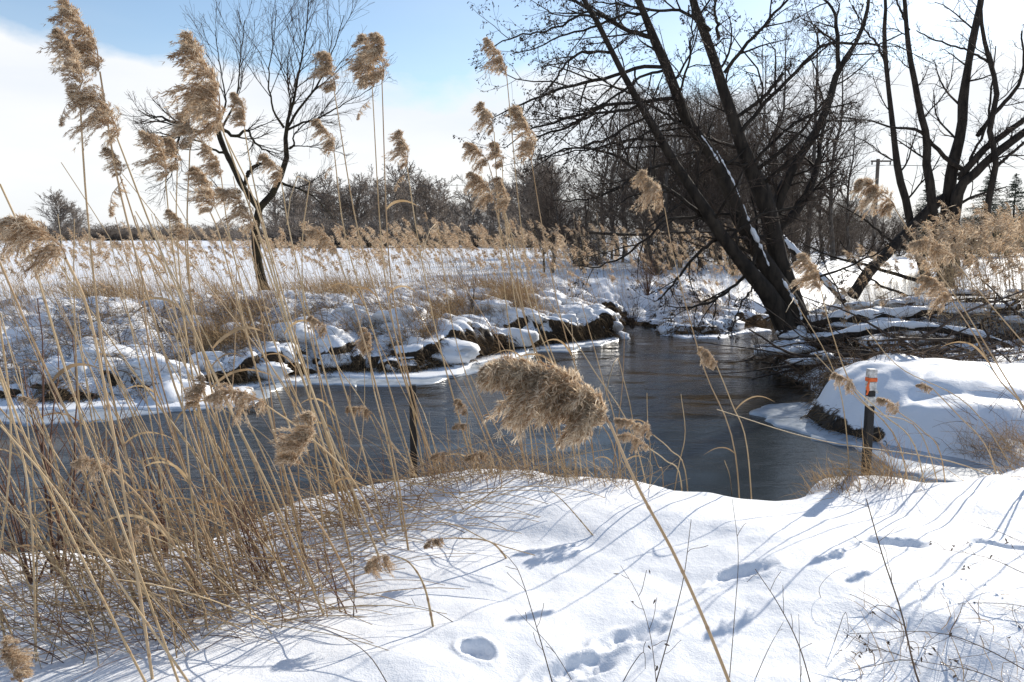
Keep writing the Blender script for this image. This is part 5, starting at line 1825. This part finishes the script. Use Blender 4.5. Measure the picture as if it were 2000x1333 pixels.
x = 4.4 + 3.5 * rng.random(n)
y = 6.0 + 3.2 * rng.random(n)
P = np.stack([x, y, H(x, y)], -1)
P = P[P[:, 2] > -.88]
n = len(P)
d = rng.normal(size=(n, 3)) * np.array([1, .6, .3]) + np.array([-.5, 0, .6])
g.tubes(curves(P, d, .25 + .6 * rng.random(n), 6, np.array([-.2, 0, -.6]), .1), (.002 + .002 * rng.random(n))[:, None] * np.linspace(1, .4, 6), 4, rng.random(n))
stuff('bramble_stems', g, M_redtwig, 'brown tangled stems between the near bank and the mound')


# ------------------------------------------------------------------ shrubs and weeds as things
def shrub(px, py, h, n, label, m=M_redtwig, cat='shrub', lean=-.1, D=None):
    P0 = hit(px, py)[0] if D is None else at(px, py, D)
    root = link('bare_shrub', None, loc=P0)
    tag(root, label, cat, 'bare red-brown shrubs')
    d = np.array([lean, 0, 1.]) + rng.normal(size=(n, 3)) * np.array([.3, .3, .05])
    a = curves(rng.normal(size=(n, 3)) * .03 * np.array([1, 1, 0]), d, h * (.6 + .5 * rng.random(n)), 8, rng.normal(size=(n, 3)) * .2, .06)
    a[:, 0, 2] -= .03
    ar = (.0058 * h ** .5 * (.7 + .5 * rng.random(n)))[:, None] * np.linspace(1, .35, 8)
    link('stems', Geo().tubes(a, ar, 5, rng.random(n) * .3).mesh('stems', m), root)['kind'] = 'stuff'
    b_, br = grow(a, ar, 6, .35, .7, 5, .06, .12, .25, 1, .6)
    c_, cr_ = grow(b_, br, 2, .5, .7, 4, .03, .12, .2, 1, .7)
    g = Geo().tubes(b_, np.maximum(br, .0011), 4, .2).tubes(c_, np.maximum(cr_, .0009), 3, .3)
    link('twigs', g.mesh('twigs', m), root)['kind'] = 'stuff'


shrub(120, 1120, 1.45, 7, 'upright bare shrub with dark red stems at the left water edge')
shrub(165, 1085, 1.25, 6, 'bare twiggy shrub just right of the dark red one')
shrub(60, 1150, 1.0, 9, 'low bare shrub in the bottom left thicket')
shrub(330, 1090, .8, 9, 'low bare shrub between the reeds by the water')
shrub(520, 1150, .55, 6, 'small twiggy shrub at the edge of the clean snow')
shrub(690, 1205, .4, 3, 'tiny dark shrub poking out of the near snow')
shrub(240, 680, 1.0, 5, 'knotty dark shrub on the snowy slope across the river', M_twig, D=14.2)
shrub(320, 660, .9, 5, 'second knotty shrub on the snowy slope across the river', M_twig, D=14.6)
shrub(925, 600, 1.5, 5, 'thin dark bush rising from the far bank', M_twig, D=18)
shrub(1265, 575, 1.1, 40, 'rounded brown bush with snow on top by the inlet', M_redtwig, D=22)
shrub(1235, 640, .9, 30, 'dark bush overhanging the small inlet', M_twig, D=21)
shrub(1600, 660, 1.2, 14, 'dark brush growing at the foot of the alder', M_twig, D=15.0)
shrub(1480, 690, .6, 8, 'little bush dipping into the water under the alder', M_twig, D=14.8)


def weed(pts, r, label, nside=5, leafy=0):
    n = len(pts)
    rt = hit(*pts[0])[0]
    D0 = rt[1]
    P = [rt - np.array([0, 0, .03])] + [at(p[0], p[1], D0 + (.02 + .10 * k / n) * random.uniform(.5, 1.5)) for k, p in enumerate(pts[1:])]
    P = local(np.array(P), rt)
    root = link('weed_stem', None, loc=rt)
    tag(root, label, 'weed', 'dead weeds in the near snow')
    Q = catmull(P, 14)
    rad = np.linspace(r, r * .45, 14)
    link('stem', Geo().tubes(Q, rad, 6, random.random() * .5).mesh('stem', M_dark), root)
    if nside:
        b_, br = grow(Q[None], rad[None], nside, .22, .9, 6, .0, .14, .2, 1, .6)
        link('side_twigs', Geo().tubes(b_, np.maximum(br, .0011), 4, .4).mesh('side_twigs', M_dark), root)['kind'] = 'stuff'
        if leafy:
            e = b_[:, -1]
            e = np.repeat(e, leafy, 0) + rng.normal(size=(len(e) * leafy, 3)) * .008
            dd = rng.normal(size=(len(e), 3)) * .7 + np.array([0, 0, -.8])
            link('withered_leaves', Geo().ribbons(curves(e, dd, .022, 4, rng.normal(size=(len(e), 3)) * 1.2), np.full(len(e), .009), .2).mesh('withered_leaves', M_dark), root)['kind'] = 'stuff'


weed([(1830, 1400), (1790, 1320), (1760, 1195), (1725, 1090), (1692, 975)], .0042, 'tallest dark dead weed rising in front of the marker post', 8)
weed([(1275, 1345), (1310, 1230), (1335, 1130), (1350, 1015)], .0024, 'thin dark weed left of the fine upright grass stem', 2)
weed([(1424, 1330), (1435, 1200), (1442, 1080), (1430, 975)], .0018, 'fine upright grass stem in the middle of the near snow', 1)
weed([(1085, 1345), (1045, 1215), (1010, 1110), (975, 1075)], .0024, 'dry weed leaning left at the bottom of the near snow', 4)
weed([(1125, 1345), (1080, 1270), (1030, 1215), (1005, 1190)], .0016, 'short dry stem beside the left-leaning weed', 2)
weed([(1590, 1345), (1560, 1260), (1520, 1180), (1475, 1112)], .0026, 'dark weed leaning left between two footprints', 5)
weed([(1285, 1345), (1270, 1240), (1245, 1160), (1212, 1105)], .0016, 'wispy curled weed over the long footprint', 6, 1)
weed([(1470, 1335), (1500, 1270), (1530, 1215)], .0018, 'short weed leaning right near the bottom edge', 1)
weed([(1565, 1345), (1562, 1270), (1560, 1200)], .0016, 'straight short weed standing by the leaning one', 1)
weed([(1625, 1265), (1638, 1230), (1652, 1196), (1660, 1255)], .0016, 'small weed folded over like an inverted letter V', 0)
weed([(1210, 1335), (1235, 1300), (1258, 1275), (1260, 1330)], .002, 'broken dark stalk bent at its tip at the bottom edge', 1, 1)
weed([(1610, 1180), (1600, 1150), (1625, 1120), (1660, 1105)], .0012, 'tiny arched twig on the clean snow', 0)
weed([(2090, 1150), (2000, 1120), (1930, 1090), (1835, 1072)], .0022, 'arching weed with hanging withered leaves at the right edge', 6, 3)
weed([(2090, 1090), (2000, 1060), (1940, 1035), (1880, 1015)], .0018, 'upper arching twig at the right edge', 2)
weed([(2090, 1210), (2000, 1185), (1930, 1178), (1870, 1180)], .0018, 'lower arching twig with withered leaves at the right edge', 5, 2)
weed([(2060, 1330), (1920, 1265), (1820, 1235), (1660, 1238)], .0024, 'long low weed sprawling over the shaded hollow', 9, 2)
weed([(2000, 1345), (1900, 1310), (1790, 1290), (1680, 1255)], .002, 'sprawling weed along the bottom right edge', 9, 3)
weed([(870, 1020), (950, 1030), (960, 1035), (1000, 1072)], .0016, 'thin stem arching over the near snow', 0)
weed([(765, 1345), (720, 1280), (660, 1240), (590, 1215)], .0022, 'curved bare stem arching at the bottom of the thicket', 0)
weed([(900, 1300), (890, 1310), (860, 1315), (835, 1318)], .0012, 'tiny curled twig by the small footprint', 2)
weed([(905, 1220), (850, 1195), (800, 1180)], .002, 'thin broken stem sticking out of the near snow', 1)
weed([(690, 1215), (692, 1140), (690, 1080)], .003, 'dark upright stub in front of the reeds', 2)
g = Geo()
px = rng.uniform(1640, 2150, 90)
py = rng.uniform(1190, 1420, 90)
P = hit(px, py)
blades(g, P, .22, 6, (-.4, .2, 0), .8, 1.2, .0035)
stuff('withered_grass', g, M_grass, 'withered grass blades in the shaded hollow of the near snow')
